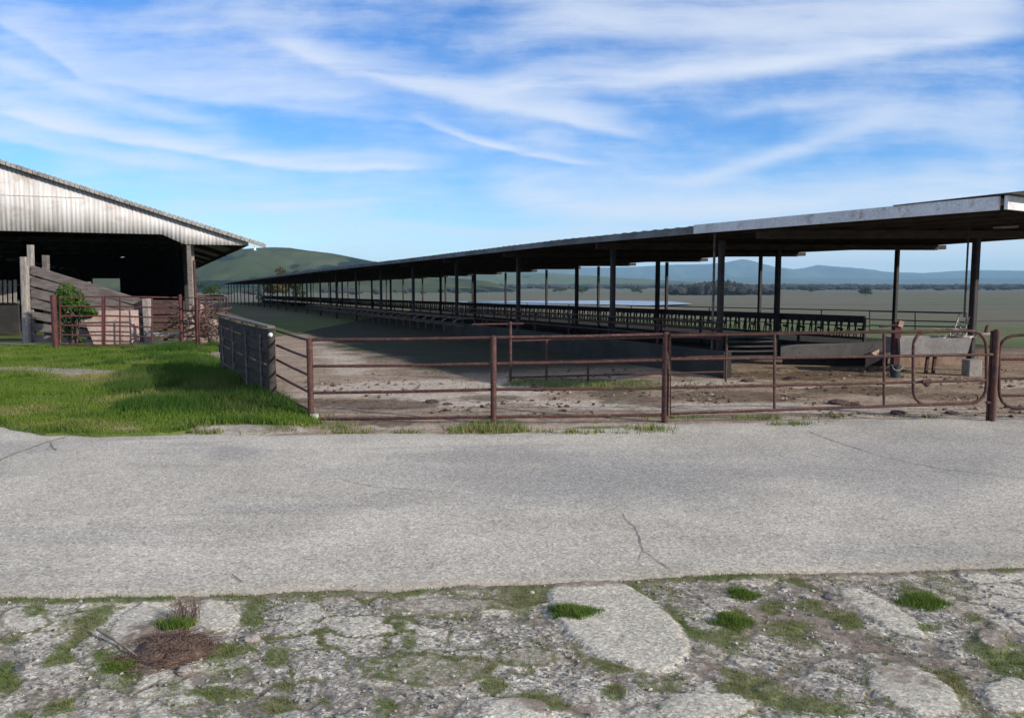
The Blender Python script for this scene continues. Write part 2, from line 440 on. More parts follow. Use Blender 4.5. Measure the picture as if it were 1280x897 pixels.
# --- road
def make_road():
    xs = spread_x(7.6, 0.025, 70, 26)
    tr = np.linspace(0, 1, 200)
    X, T = np.meshgrid(xs, tr, indexing='xy')
    yn, yf = near_edge(xs), far_edge(xs)
    Y = yn[None, :] * (1 - T) + yf[None, :] * T
    d_edge = np.minimum(T, 1 - T) * (yf - yn)[None, :]
    Z = zt(X, Y) + 0.022 + 0.012 * (fbm(X, Y, 0.6, 3, 2) - 0.5) - 0.03 * np.exp(-d_edge / 0.04)
    pu, pv = project(X, Y, 0)
    # cracks: wandering lines on the ground
    crack = np.zeros(X.shape)
    def line(pts, w):
        nonlocal crack
        g = [gp(*p) for p in pts]
        wx = X + 0.07 * (fbm(X, Y, 5, 3, 31) - 0.5); wy = Y + 0.07 * (fbm(X, Y, 5, 3, 41) - 0.5)
        for a, b in zip(g[:-1], g[1:]):
            ax, ay, bx, by = a.x, a.y, b.x, b.y
            L2 = (bx - ax) ** 2 + (by - ay) ** 2
            t = np.clip(((wx - ax) * (bx - ax) + (wy - ay) * (by - ay)) / L2, 0, 1)
            d = np.hypot(wx - ax - t * (bx - ax), wy - ay - t * (by - ay))
            crack = np.maximum(crack, 1 - sstep(w * 0.3, w, d))
    dark = np.zeros(X.shape)
    for c in ((290, 568, 34, 10), (700, 575, 200, 10), (1130, 575, 200, 45), (760, 600, 260, 30)):
        dark = np.maximum(dark, blob(pu, pv, *c, 0, (fbm(X, Y, 1.2, 4, 5) - 0.5) * 1.3, 0.7))
    edge = np.exp(-d_edge / 0.10)
    m, t = newmat('road_surface')
    p = t.pos()
    big = t.noise(p, 0.7, 5, 0.6, 0.5)
    col = t.mix(t.step(big, 0.32, 0.68), (0.362, 0.334, 0.280), (0.470, 0.434, 0.366))
    wear = t.noise(t.scale(p, (0.25, 1.0, 1.0)), 1.1, 5, 0.65, 0.6)
    col = t.mix(t.m('MULTIPLY', t.step(wear, 0.5, 0.68), 0.55), col, (0.27, 0.255, 0.232))
    stain = t.step(t.noise(p, 1.7, 6, 0.7, 0.8), 0.62, 0.72)
    col = t.mix(t.m('MULTIPLY', stain, 0.35), col, (0.20, 0.175, 0.15))
    col = t.mix(t.m('MULTIPLY', t.attr('dark'), 0.6), col, (0.25, 0.24, 0.225))
    pink = t.step(t.noise(p, 2.2, 4, 0.6), 0.62, 0.75)
    col = t.mix(t.m('MULTIPLY', pink, 0.3), col, (0.42, 0.33, 0.28))
    agg = t.voro(p, 78.0, 'F1', 'Color')
    sp = t.n('ShaderNodeSeparateColor'); t.put(sp.inputs[0], agg)
    col = t.mix(0.54, col, t.ramp(sp.outputs[0], [(0.0, 0.10), (0.2, 0.36), (0.75, 0.60), (1.0, 0.92)]), 'OVERLAY')
    agg2 = t.noise(p, 26, 4, 0.75)
    col = t.mix(0.5, col, t.ramp(agg2, [(0.3, 0.3), (0.7, 0.7)]), 'OVERLAY')
    spots = t.step(t.noise(p, 9.0, 2, 0.5), 0.74, 0.8)
    col = t.mix(t.m('MULTIPLY', spots, 0.6), col, (0.13, 0.11, 0.10))
    col = t.mix(t.m('MULTIPLY', t.attr('crack'), 0.5), col, (0.14, 0.125, 0.11))
    col = t.mix(t.m('MULTIPLY', t.attr('edge'), 0.55), col, (0.17, 0.15, 0.12))
    h = t.m('ADD', t.m('MULTIPLY', sp.outputs[0], 0.5), agg2)
    h = t.m('SUBTRACT', h, t.m('MULTIPLY', t.attr('crack'), 0.8))
    t.out(col, 0.92, t.bump(h, 0.25, 0.008), spec=0.2)
    M['road_surface'] = m
    v = np.stack([X, Y, Z], -1).reshape(-1, 3)
    o = mesh_np('road', v, grid_faces(len(tr), len(xs)), 'road_surface', {'crack': crack, 'dark': dark, 'edge': edge})
    tag(o, kind='structure')
make_road()
def road_z(x, y):
    return zt(x, y) + 0.022 + 0.012 * (fbm(x, y, 0.6, 3, 2) - 0.5)
def make_cracks():
    m = MB()
    def fissure(pts, w, seed):
        g = [gp(*p) for p in pts]; P = []
        for a, b in zip(g[:-1], g[1:]):
            n = max(4, int((b - a).length / 0.03))
            for i in range(n): P.append(a.lerp(b, i / n))
        P.append(g[-1]); n = len(P)
        x = np.array([p.x for p in P]); y = np.array([p.y for p in P]); k = np.arange(n)
        x = x + 0.07 * (fbm(k * 0.13, k * 0 + seed, 1, 4, seed) - 0.5); y = y + 0.07 * (fbm(k * 0.13, k * 0 + seed + 9, 1, 4, seed + 1) - 0.5)
        ww = w * (0.25 + 1.3 * fbm(k * 0.4, k * 0, 1, 3, seed + 2)) * np.minimum(1, np.minimum(k, n - 1 - k) / 6 + 0.1)
        dx, dy = np.gradient(x), np.gradient(y); L = np.hypot(dx, dy) + 1e-9
        nx, ny = -dy / L * ww / 2, dx / L * ww / 2
        z = road_z(x, y) + 0.004
        v = [(x[i] + nx[i], y[i] + ny[i], z[i]) for i in range(n)] + [(x[i] - nx[i], y[i] - ny[i], z[i]) for i in range(n)]
        m.add(v, [(i, i + 1, n + i + 1, n + i) for i in range(n - 1)])
    fissure([(778, 640), (793, 668), (806, 692), (826, 708), (842, 721)], 0.007, 3)
    fissure([(806, 692), (796, 706)], 0.007, 5)
    fissure([(-20, 586), (28, 566), (62, 554), (88, 547)], 0.016, 7)
    fissure([(60, 555), (66, 562), (70, 566)], 0.016, 8)
    fissure([(1008, 540), (1050, 556), (1090, 570)], 0.012, 9)
    fissure([(1090, 570), (1180, 590), (1300, 604)], 0.007, 10)
    fissure([(420, 600), (470, 612), (560, 618)], 0.006, 12)
    mottle('fissure', (0.17, 0.155, 0.135), (0.085, 0.078, 0.068), sc=9, fine=60, rough=1.0)
    tag(m.build('road_cracks', 'fissure'), kind='structure')
make_cracks()

# --- broken old paving in front: cracked slabs, gravel, moss
GREEN = [  # cx, cy, rx, ry, rot, strength   (where moss and grass grow, read off the photograph)
    (165, 746, 55, 6, -2, 1), (292, 744, 30, 7, 0, 1), (60, 751, 50, 4, 0, .7), (380, 743, 45, 7, 0, .6), (480, 740, 60, 6, 0, .5), (570, 738, 60, 6, 0, .5), (650, 738, 50, 7, -3, .7),
    (104, 788, 62, 12, -42, .9), (40, 764, 12, 18, 25, .8), (12, 798, 22, 8, -12, .8), (8, 846, 18, 18, 0, 1), (70, 883, 25, 9, -15, .9), (30, 892, 20, 7, 0, .7),
    (148, 831, 22, 14, 15, 1), (128, 818, 16, 8, 0, .9), (272, 818, 40, 14, -10, .95), (316, 768, 16, 26, 0, .95), (345, 820, 18, 13, -25, .9), (270, 866, 38, 9, 5, .9),
    (305, 880, 26, 8, 10, .7), (352, 879, 26, 9, 0, .9), (356, 853, 14, 8, 0, .8), (408, 876, 18, 7, 15, .9),
    (500, 777, 10, 12, 0, .8), (512, 800, 9, 11, 10, .8), (490, 838, 14, 14, 25, .8), (482, 878, 22, 14, 20, .8), (520, 846, 16, 8, 0, .5),
    (626, 856, 22, 12, 15, .95), (668, 874, 42, 12, 10, .8), (658, 747, 22, 13, 0, .85), (655, 772, 12, 22, -20, .5), (714, 763, 29, 12, 2, 1),
    (695, 806, 26, 8, 20, .5), (724, 818, 22, 7, 20, .5), (775, 831, 42, 11, 5, 1), (840, 826, 18, 9, -25, .9), (770, 862, 22, 10, 0, .95), (815, 857, 26, 9, -8, .6),
    (800, 748, 28, 9, 30, .95), (838, 772, 34, 11, 32, .95), (880, 795, 34, 10, 20, .8), (760, 733, 60, 4, -2, .8), (900, 722, 80, 5, -2, .9),
    (928, 739, 20, 10, 10, 1), (914, 772, 23, 13, 8, 1), (968, 755, 22, 10, 5, .8), (1010, 757, 22, 9, 0, .7), (985, 785, 34, 12, 5, .7), (1058, 777, 26, 14, 20, .8),
    (1153, 747, 32, 13, 12, 1), (905, 800, 30, 14, 0, .7), (925, 815, 34, 12, 10, .6), (1005, 800, 40, 10, 10, .6), (945, 850, 42, 10, 12, .75), (915, 862, 26, 13, 15, .9), (990, 876, 60, 11, 12, .85),
    (1040, 884, 50, 8, 10, .7), (1105, 798, 40, 10, 20, .6), (1190, 855, 26, 20, 45, .85), (1215, 880, 18, 12, 0, .6), (1175, 722, 44, 5, 25, .6), (1190, 742, 36, 7, 28, .6),
    (1245, 716, 40, 6, -2, .85), (1165, 782, 30, 8, -8, .8), (1235, 800, 40, 22, 20, .75), (1262, 825, 34, 18, 10, .8), (1215, 770, 26, 9, 0, .7), (1050, 868, 20, 8, 0, .5), (1115, 872, 16, 12, 30, .6),
]
DIRT = [(212, 806, 62, 30, 8, 1), (238, 760, 22, 14, 0, .6), (622, 748, 40, 12, 0, .7), (430, 745, 60, 8, 0, .6), (690, 880, 50, 10, 8, .8), (800, 858, 60, 9, -5, .6), (640, 790, 30, 20, 0, .35),
    (1010, 775, 110, 30, 8, .8), (930, 760, 60, 26, 0, .55), (1080, 800, 90, 20, 18, .85), (1180, 830, 60, 18, 20, .7), (1240, 790, 60, 26, 20, .7), (980, 860, 90, 18, 10, .6), (960, 725, 90, 8, -2, .5), (880, 850, 60, 10, 10, .4), (1130, 845, 60, 14, 18, .6)]
SLAB = [(774, 780, 92, 45, 27, 1), (172, 778, 46, 18, -32, 1), (270, 770, 30, 20, 5, 1), (30, 775, 34, 18, 0, .6), (1105, 765, 62, 15, 30, .8), (1145, 862, 60, 26, 22, 1), (880, 882, 60, 18, 0, 1), (1240, 797, 22, 13, 20, .8),
    (1265, 868, 36, 22, 10, .9), (645, 885, 44, 14, 0, .9), (560, 755, 90, 10, 0, .5), (880, 800, 34, 16, 20, .5), (530, 835, 90, 22, 0, .5), (660, 820, 40, 14, 0, .5)]
VERGE = {}
def make_verge():
    xs = spread_x(3.4, 0.0125, 60, 30)
    ys = np.concatenate([-6 + 9.05 * np.linspace(0, 1, 30)[:-1] ** 0.5, np.arange(3.05, 5.35, 0.0125)])
    ys = np.sort(ys)
    X, Y = np.meshgrid(xs, ys, indexing='xy')
    pu, pv = project(X, np.maximum(Y, 1.0), 0)
    n1 = (fbm(X, Y, 7, 4, 71) - 0.5) * 2; n2 = (fbm(X, Y, 18, 4, 72, 0.65) - 0.5) * 2
    frame = sstep(2.6, 3.1, Y) * (1 - sstep(2.5, 3.3, np.abs(X)))
    def field(lst, amp, soft):
        o = np.zeros(X.shape)
        for cx, cy, rx, ry, rot, st in lst:
            o = np.maximum(o, st * blob(pu, pv, cx, cy, rx, ry, rot, n1 * amp + n2 * amp * 0.8, soft))
        return o
    g = field(GREEN, 0.95, 0.8); d = field(DIRT, 0.8, 0.8); sl = field(SLAB[1:], 0.22, 0.3)
    eggs = blob(pu, pv, 775, 780, 93, 46, 27, n1 * 0.05 + n2 * 0.03, 0.08)
    sl = np.maximum(sl, eggs)
    g = np.maximum(g, 0.50 * sstep(0.56, 0.70, fbm(X, Y, 2.6, 5, 121, 0.6)) * (1 - sl))
    d = np.maximum(d, 0.55 * sstep(0.50, 0.68, fbm(X, Y, 1.5, 5, 123, 0.6) + 0.09 * np.tanh(X)) * (1 - sl))
    ring = np.clip(1 - np.abs(sl - 0.40) / 0.30, 0, 1) * sstep(0.02, 0.12, sl)
    outside = 1 - frame
    g = np.maximum(g * frame, outside * sstep(0.55, 0.7, fbm(X, Y, 0.9, 5, 81)))
    d = np.maximum(d * frame, outside * sstep(0.5, 0.65, fbm(X, Y, 0.7, 5, 83)))
    wx = X + 0.16 * n1 * 0.5; wy = Y + 0.16 * (fbm(X, Y, 6, 4, 90) - 0.5)
    wx2 = wx + 0.10 * (fbm(X, Y, 11, 4, 191, 0.6) - 0.5); wy2 = wy + 0.10 * (fbm(X, Y, 11, 4, 193, 0.6) - 0.5)
    e1, idn = voro(wx2 + 0.5 * wy2, wy2 * 1.15, 0.27, 5)
    e2, _ = voro(wx, wy, 0.13, 9)
    openw = 0.012 + 0.05 * sstep(0.42, 0.62, fbm(X, Y, 1.6, 3, 95))
    crack = (1 - sstep(openw * 0.4, openw, e1)) * (1 - 0.9 * np.clip(sl * 1.6, 0, 1))
    fine_crack = (1 - sstep(0.002, 0.009, e2)) * sstep(0.5, 0.6, fbm(X, Y, 1.3, 3, 97)) * (1 - np.clip(sl * 1.5, 0, 1))
    gravel = sstep(0.42, 0.58, fbm(X, Y, 1.9, 5, 101) + 0.1 * n2) * (1 - np.clip(sl * 1.4, 0, 1))
    cell = sstep(0.40, 0.50, idn) * (1 - sstep(0.44, 0.56, fbm(X, Y, 1.2, 4, 131) + 0.10 * n2)) * 0.85 * sstep(0.0, 0.03, e1 - openw)
    egg = blob(pu, pv, 772, 781, 140, 74, 27, n1 * 0.3, 0.25)
    cell = cell * (1 - egg)
    gravel = np.maximum(gravel * (1 - 0.9 * cell), egg * (1 - sl))
    d = np.maximum(d, egg * (1 - np.clip(sl * 1.3, 0, 1)) * (0.2 + 0.7 * fbm(X, Y, 3.0, 3, 141)))
    sl2 = np.maximum(sl, 0.75 * cell * (0.6 + 0.4 * idn))
    ring = np.maximum(ring, 0.8 * (1 - sstep(0.0, 0.05, np.abs(e1 - openw * 0.7))) * sstep(0.35, 0.5, fbm(X, Y, 1.7, 3, 133)) * (sl < 0.3))
    d = np.maximum(d, ring * 0.8)
    g = np.maximum(g, ring * (0.15 + 0.8 * fbm(X, Y, 2.2, 3, 135)))
    g2 = np.clip(g * (0.65 + 0.55 * n2 + 0.3), 0, 1)
    g2 = np.maximum(g2, crack * sstep(0.45, 0.6, fbm(X, Y, 1.2, 4, 99)) * 0.75)
    g2 = g2 * (1 - 0.9 * (sl > 0.75) * (g < 0.95))
    tuft_ = blob(pu, pv, 714, 763, 28, 11, 2, n1 * 0.4, 0.4)
    g2 = g2 * (1 - eggs * (1 - tuft_)); d = d * (1 - eggs * 0.9)
    hgt = (0.009 * np.clip(sl, 0, 1) + 0.003 * (idn - 0.5) - 0.006 * crack - 0.003 * fine_crack - 0.004 * gravel
           + 0.0035 * (fbm(X, Y, 40, 2, 111) - 0.5) * (0.6 + gravel) + 0.006 * n1 * 0.5 + 0.02 * d * (blob(pu, pv, 212, 812, 60, 30)))
    ye = near_edge(X)
    hgt = hgt - 0.05 * sstep(0.02, 0.12, Y - ye)
    hgt = hgt + 0.012 * sstep(0.18, 0.02, ye - Y) * (Y < ye)
    Z = zt(X, Y) - 0.004 + hgt
    edge_soil = sstep(0.16, 0.03, ye - Y)
    d = np.maximum(d, edge_soil * 0.75)
    g2 = np.maximum(g2, edge_soil * np.clip(0.35 + 0.8 * n1, 0, 0.8))
    VERGE.update(xs=xs, ys=ys, g=g2, d=d, z=Z, sl=sl2)
    m, t = newmat('broken_paving')
    p = t.pos()
    big = t.noise(p, 2.4, 5, 0.62)
    sp = t.n('ShaderNodeSeparateColor'); t.put(sp.inputs[0], t.voro(p, 85.0, 'F1', 'Color'))
    sp2 = t.n('ShaderNodeSeparateColor'); t.put(sp2.inputs[0], t.voro(p, 40.0, 'F1', 'Color'))
    pale = t.mix(t.step(big, 0.3, 0.7), (0.345, 0.320, 0.266), (0.455, 0.424, 0.355))
    grav = t.mix(t.step(t.noise(p, 5, 5, 0.65), 0.3, 0.7), (0.200, 0.186, 0.160), (0.315, 0.293, 0.254))
    col = t.mix(t.m('MULTIPLY', t.attr('gravel'), 0.75), pale, grav)
    col = t.mix(t.m('MULTIPLY', t.attr('slab'), 0.7), col, t.mix(t.step(big, 0.3, 0.7), (0.41, 0.381, 0.312), (0.485, 0.452, 0.372)))
    spk = t.m('SUBTRACT', 0.8, t.m('MULTIPLY', t.attr('slab'), 0.3))
    col = t.mix(spk, col, t.ramp(sp.outputs[0], [(0.0, 0.10), (0.2, 0.34), (0.72, 0.56), (1.0, 0.92)]), 'OVERLAY')
    gst = t.m('MULTIPLY', t.attr('gravel'), 0.75)
    col = t.mix(gst, col, t.ramp(sp2.outputs[1], [(0.0, 0.16), (0.3, 0.42), (0.75, 0.55), (1.0, 0.88)]), 'OVERLAY')
    col = t.mix(0.6, col, t.ramp(t.noise(p, 33, 5, 0.75), [(0.3, 0.25), (0.7, 0.75)]), 'OVERLAY')
    dirt = t.mix(t.step(t.noise(p, 14, 5, 0.7), 0.3, 0.7), (0.115, 0.085, 0.065), (0.23, 0.175, 0.14))
    dm = t.step(t.m('ADD', t.attr('dirt'), t.m('MULTIPLY', t.m('SUBTRACT', t.noise(p, 22, 5, 0.7), 0.5), 0.9)), 0.35, 0.75)
    col = t.mix(t.m('MULTIPLY', dm, 0.8), col, dirt)
    crk = t.m('MAXIMUM', t.attr('crack'), t.attr('fine_crack'))
    col = t.mix(t.m('MULTIPLY', crk, 0.6), col, (0.12, 0.105, 0.09))
    gm = t.step(t.m('ADD', t.attr('green'), t.m('MULTIPLY', t.m('SUBTRACT', t.noise(p, 30, 5, 0.75), 0.5), 0.9)), 0.3, 0.7)
    moss = t.mix(t.step(t.noise(p, 9, 5, 0.7), 0.3, 0.7), (0.075, 0.095, 0.032), (0.135, 0.155, 0.052))
    col = t.mix(t.m('MULTIPLY', gm, 0.85), col, moss)
    h = t.m('ADD', t.m('MULTIPLY', sp.outputs[0], 0.6), t.m('MULTIPLY', sp2.outputs[1], 0.5))
    t.out(col, 0.95, t.bump(t.m('ADD', h, t.noise(p, 33, 5, 0.75)), 0.32, 0.009), spec=0.15)
    M['broken_paving'] = m
    o = mesh_np('verge', np.stack([X, Y, Z], -1).reshape(-1, 3), grid_faces(len(ys), len(xs)), 'broken_paving',
                {'green': g2, 'dirt': d, 'slab': sl2, 'gravel': gravel, 'crack': crack, 'fine_crack': fine_crack})
    tag(o, kind='structure')
make_verge()

def verge_sample(x, y, key):
    xs, ys = VERGE['xs'], VERGE['ys']
    i = np.clip(np.searchsorted(xs, x) - 1, 0, len(xs) - 1); j = np.clip(np.searchsorted(ys, y) - 1, 0, len(ys) - 1)
    return VERGE[key][j, i]

def make_moss_grass():
    n = 420000
    x = rng.uniform(-3.6, 3.6, n); y = rng.uniform(2.9, 5.1, n)
    ye = near_edge(x)
    g = verge_sample(x, y, 'g')
    keep = (y < ye + 0.02) & (rng.uniform(0, 1, n) < np.clip(g - 0.25, 0, 1) * 0.75)
    x, y, g = x[keep], y[keep], g[keep]
    z = verge_sample(x, y, 'z'); n = len(x)
    h = rng.uniform(0.006, 0.020, n) * (0.5 + g)
    dry = np.clip((fbm(x, y, 3, 4, 201) - 0.38) * 2.6 + rng.uniform(-0.3, 0.3, n), 0, 1)
    v, f, dr = blades(x, y, z, h, rng.uniform(0.003, 0.006, n), rng.uniform(0.1, 0.8, n), rng.uniform(0, 6.28, n), dry)
    o = mesh_np('moss_grass', v, f, 'moss_blade', {'dry': dr}, smooth=False)
    tag(o, 'low moss and short grass growing in the cracks of the broken paving', 'ground cover', kind='stuff')
    # loose chippings
    n = 9000
    x = rng.uniform(-3.5, 3.5, n); y = rng.uniform(2.95, 4.85, n)
    k = (y < near_edge(x) - 0.02) & (verge_sample(x, y, 'g') < 0.6) & (rng.uniform(0, 1, n) > 1.15 * verge_sample(x, y, 'sl'))
    x, y = x[k], y[k]; n = len(x)
    z = verge_sample(x, y, 'z')
    r = 0.0025 + 0.012 * rng.uniform(0, 1, n) ** 5
    oct_ = np.array([(1, 0, 0), (0, 1, 0), (-1, 0, 0), (0, -1, 0), (0, 0, 0.8), (0, 0, -0.6)], float)
    fa = np.array([(0, 1, 4), (1, 2, 4), (2, 3, 4), (3, 0, 4), (1, 0, 5), (2, 1, 5), (3, 2, 5), (0, 3, 5)])
    a = rng.uniform(0, 6.28, n)
    V = oct_[None] * r[:, None, None] * rng.uniform(0.6, 1.4, (n, 6, 1))
    Vx = V[..., 0] * np.cos(a)[:, None] - V[..., 1] * np.sin(a)[:, None]
    Vy = V[..., 0] * np.sin(a)[:, None] + V[..., 1] * np.cos(a)[:, None]
    V = np.stack([Vx + x[:, None], Vy + y[:, None], V[..., 2] + (z + r * 0.3)[:, None]], -1).reshape(-1, 3)
    F = (fa[None] + 6 * np.arange(n)[:, None, None]).reshape(-1, 3)
    m, t = newmat('chippings')
    rnd = t.n('ShaderNodeNewGeometry').outputs['Random Per Island']
    t.out(t.ramp(rnd, [(0, (0.13, 0.125, 0.12)), (0.45, (0.22, 0.20, 0.18)), (0.8, (0.29, 0.265, 0.235)), (1, (0.38, 0.35, 0.31))]), 0.9)
    M['chippings'] = m
    o = mesh_np('gravel', V, F, 'chippings', smooth=False)
    tag(o, 'loose grey chippings scattered over the broken paving', 'gravel', kind='stuff')
make_moss_grass()

# --- yard of dirt and old concrete behind the pipe fence
SHED_S0, SHED_A0, SHED_A1 = 7.3, 9.8, 22.0
def make_yard():
    xs = np.concatenate([np.arange(-9, 17, 0.07), 17 + 30 * np.linspace(0, 1, 40)[1:] ** 1.5])
    ys = np.concatenate([np.arange(9.2, 26, 0.07), 26 + 140 * np.linspace(0, 1, 90)[1:] ** 1.6])
    X, Y = np.meshgrid(xs, ys, indexing='xy')
    S, A = to_sa(X, Y)
    n1 = (fbm(X, Y, 1.1, 5, 301, 0.6) - 0.5) * 2; n2 = (fbm(X, Y, 5, 4, 302, 0.6) - 0.5) * 2
    pu, pv = project(X, Y, zt(X, Y))
    def field(lst, amp):
        o = np.zeros(X.shape)
        for cx, cy, rx, ry, rot, st in lst:
            o = np.maximum(o, st * blob(pu, pv, cx, cy, rx, ry, rot, n1 * amp + n2 * amp * 0.5, 0.5))
        return o
    pale = field([(500, 485, 150, 9, -3, 1), (430, 440, 40, 30, 25, .7), (560, 500, 110, 10, 0, .8), (720, 505, 100, 7, 2, .8), (860, 479, 110, 4, -2, 1), (1010, 483, 30, 4, 0, 1), (640, 490, 60, 10, 0, .8),
                  (1150, 478, 60, 5, -2, .9), (1262, 479, 24, 5, 0, 1), (900, 509, 140, 6, 0, .7), (1080, 512, 200, 6, 0, .7), (1100, 498, 70, 5, 0, .5), (700, 534, 400, 5, 0, .6), (310, 540, 110, 4, 0, 1), (1100, 524, 200, 4, 0, .8)], 0.6)
    dark = field([(450, 506, 90, 8, 0, .9), (600, 526, 90, 6, 0, .5), (780, 498, 70, 9, 8, .7), (930, 495, 110, 7, 0, .7), (1060, 489, 90, 6, 0, .8), (1180, 496, 70, 5, 0, .6), (620, 498, 40, 5, 0, .7), (1020, 470, 130, 7, 0, .8), (470, 528, 60, 6, 0, .7)], 0.7)
    green = field([(745, 481, 105, 7, 1, 1), (690, 478, 50, 7, 0, 1), (770, 505, 60, 5, 18, .5), (610, 530, 26, 10, 0, .9), (640, 528, 20, 8, 0, .6), (760, 538, 60, 6, 0, .8), (575, 535, 40, 5, 0, .6), (900, 522, 90, 3, 0, .6), (420, 530, 40, 6, 0, .5)], 0.5)
    # the alley beside and below the long roof: greenish manure ground, darkened to paint in the roof's shade
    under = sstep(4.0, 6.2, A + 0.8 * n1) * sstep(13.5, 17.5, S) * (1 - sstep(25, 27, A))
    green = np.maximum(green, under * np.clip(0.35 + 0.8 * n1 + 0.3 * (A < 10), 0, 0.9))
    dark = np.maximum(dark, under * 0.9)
    pale = np.maximum(pale, 0.5 * np.clip(0.2 + 0.8 * n1, 0, 1)) * (1 - under)
    beyond = sstep(23.2, 24.2, A)
    yf = far_edge(X)
    Z = zt(X, Y) + 0.006 + 0.03 * (fbm(X, Y, 1.5, 4, 310) - 0.5) + 0.025 * dark * n2 * (1 - under) - 0.09 * sstep(0.0, 0.25, yf - Y) - 0.15 * beyond
    m, t = newmat('yard_dirt')
    p = t.pos()
    tan = t.mix(t.step(t.noise(p, 1.6, 6, 0.65), 0.3, 0.7), (0.230, 0.170, 0.122), (0.350, 0.275, 0.205))
    col = t.mix(t.step(t.m('ADD', t.attr('pale'), t.m('MULTIPLY', t.m('SUBTRACT', t.noise(p, 6, 5, 0.7), 0.5), 0.8)), 0.25, 0.8), tan, (0.43, 0.365, 0.30))
    dk = t.mix(t.step(t.noise(p, 4, 5, 0.7), 0.3, 0.7), (0.085, 0.060, 0.047), (0.165, 0.120, 0.085))
    col = t.mix(t.m('MULTIPLY', t.step(t.m('ADD', t.attr('dark'), t.m('MULTIPLY', t.m('SUBTRACT', t.noise(p, 5, 6, 0.72), 0.5), 1.1)), 0.3, 0.75), 0.85), col, dk)
    gr = t.mix(t.step(t.noise(p, 5, 4, 0.7), 0.3, 0.7), (0.060, 0.085, 0.028), (0.105, 0.135, 0.045))
    col = t.mix(t.m('MULTIPLY', t.step(t.m('ADD', t.attr('green'), t.m('MULTIPLY', t.m('SUBTRACT', t.noise(p, 8, 5, 0.7), 0.5), 0.9)), 0.35, 0.75), 0.85), col, gr)
    shade_tone = t.mix(t.step(t.noise(p, 1.1, 6, 0.65), 0.4, 0.65), (0.026, 0.023, 0.020), (0.022, 0.032, 0.015))  # near-black green and brown that paints the roof's shade on the ground
    col = t.mix(t.m('MULTIPLY', t.attr('under'), 0.9), col, shade_tone)
    lumps = t.step(t.noise(p, 7.5, 4, 0.7), 0.60, 0.68)
    col = t.mix(t.m('MULTIPLY', lumps, 0.75), col, (0.075, 0.052, 0.040))
    col = t.mix(0.7, col, t.ramp(t.noise(p, 13, 6, 0.78), [(0.3, 0.15), (0.7, 0.82)]), 'OVERLAY')
    t.out(col, 0.95, t.bump(t.noise(p, 9, 6, 0.75), 0.7, 0.05), spec=0.12)
    M['yard_dirt'] = m
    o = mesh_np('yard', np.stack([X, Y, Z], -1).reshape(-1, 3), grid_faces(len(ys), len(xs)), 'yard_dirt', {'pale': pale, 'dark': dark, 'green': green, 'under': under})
    tag(o, kind='structure')
make_yard()

def make_clods():
    n = 5200
    px_ = rng.uniform(380, 1300, n); py_ = rng.uniform(462, 522, n)
    P = np.array([tuple(gp(a, b)) for a, b in zip(px_, py_)])
    x, y = P[:, 0], P[:, 1]
    k = fbm(x, y, 1.3, 4, 351, 0.6) + rng.uniform(-0.12, 0.12, n) - 0.10 * (px_ < 640) > 0.55
    x, y = x[k], y[k]; n = len(x); z = zt(x, y) + 0.01
    r = 0.012 + 0.04 * rng.uniform(0, 1, n) ** 4
    oct_ = np.array([(1, 0, 0), (0.3, 1, 0.1), (-1, 0.2, 0), (-0.2, -1, 0.1), (0, 0, 0.6), (0, 0, -0.5)], float)
    fa = np.array([(0, 1, 4), (1, 2, 4), (2, 3, 4), (3, 0, 4), (1, 0, 5), (2, 1, 5), (3, 2, 5), (0, 3, 5)])
    a = rng.uniform(0, 6.28, n)
    V = oct_[None] * r[:, None, None] * rng.uniform(0.5, 1.5, (n, 6, 1))
    Vx = V[..., 0] * np.cos(a)[:, None] - V[..., 1] * np.sin(a)[:, None]
    Vy = V[..., 0] * np.sin(a)[:, None] + V[..., 1] * np.cos(a)[:, None]
    V = np.stack([Vx + x[:, None], Vy + y[:, None], V[..., 2] + (z + r * 0.15)[:, None]], -1).reshape(-1, 3)
    F = (fa[None] + 6 * np.arange(n)[:, None, None]).reshape(-1, 3)
    m, t = newmat('clods')
    rnd = t.n('ShaderNodeNewGeometry').outputs['Random Per Island']
    t.out(t.ramp(rnd, [(0, (0.045, 0.032, 0.024)), (0.5, (0.10, 0.068, 0.045)), (0.8, (0.17, 0.125, 0.085)), (1, (0.32, 0.27, 0.21))]), 0.95)
    M['clods'] = m
    o = mesh_np('dirt_clods', V, F, 'clods', smooth=False)
    tag(o, 'small brown clods and crumbs of manure scattered over the yard', 'clods', kind='stuff')
make_clods()

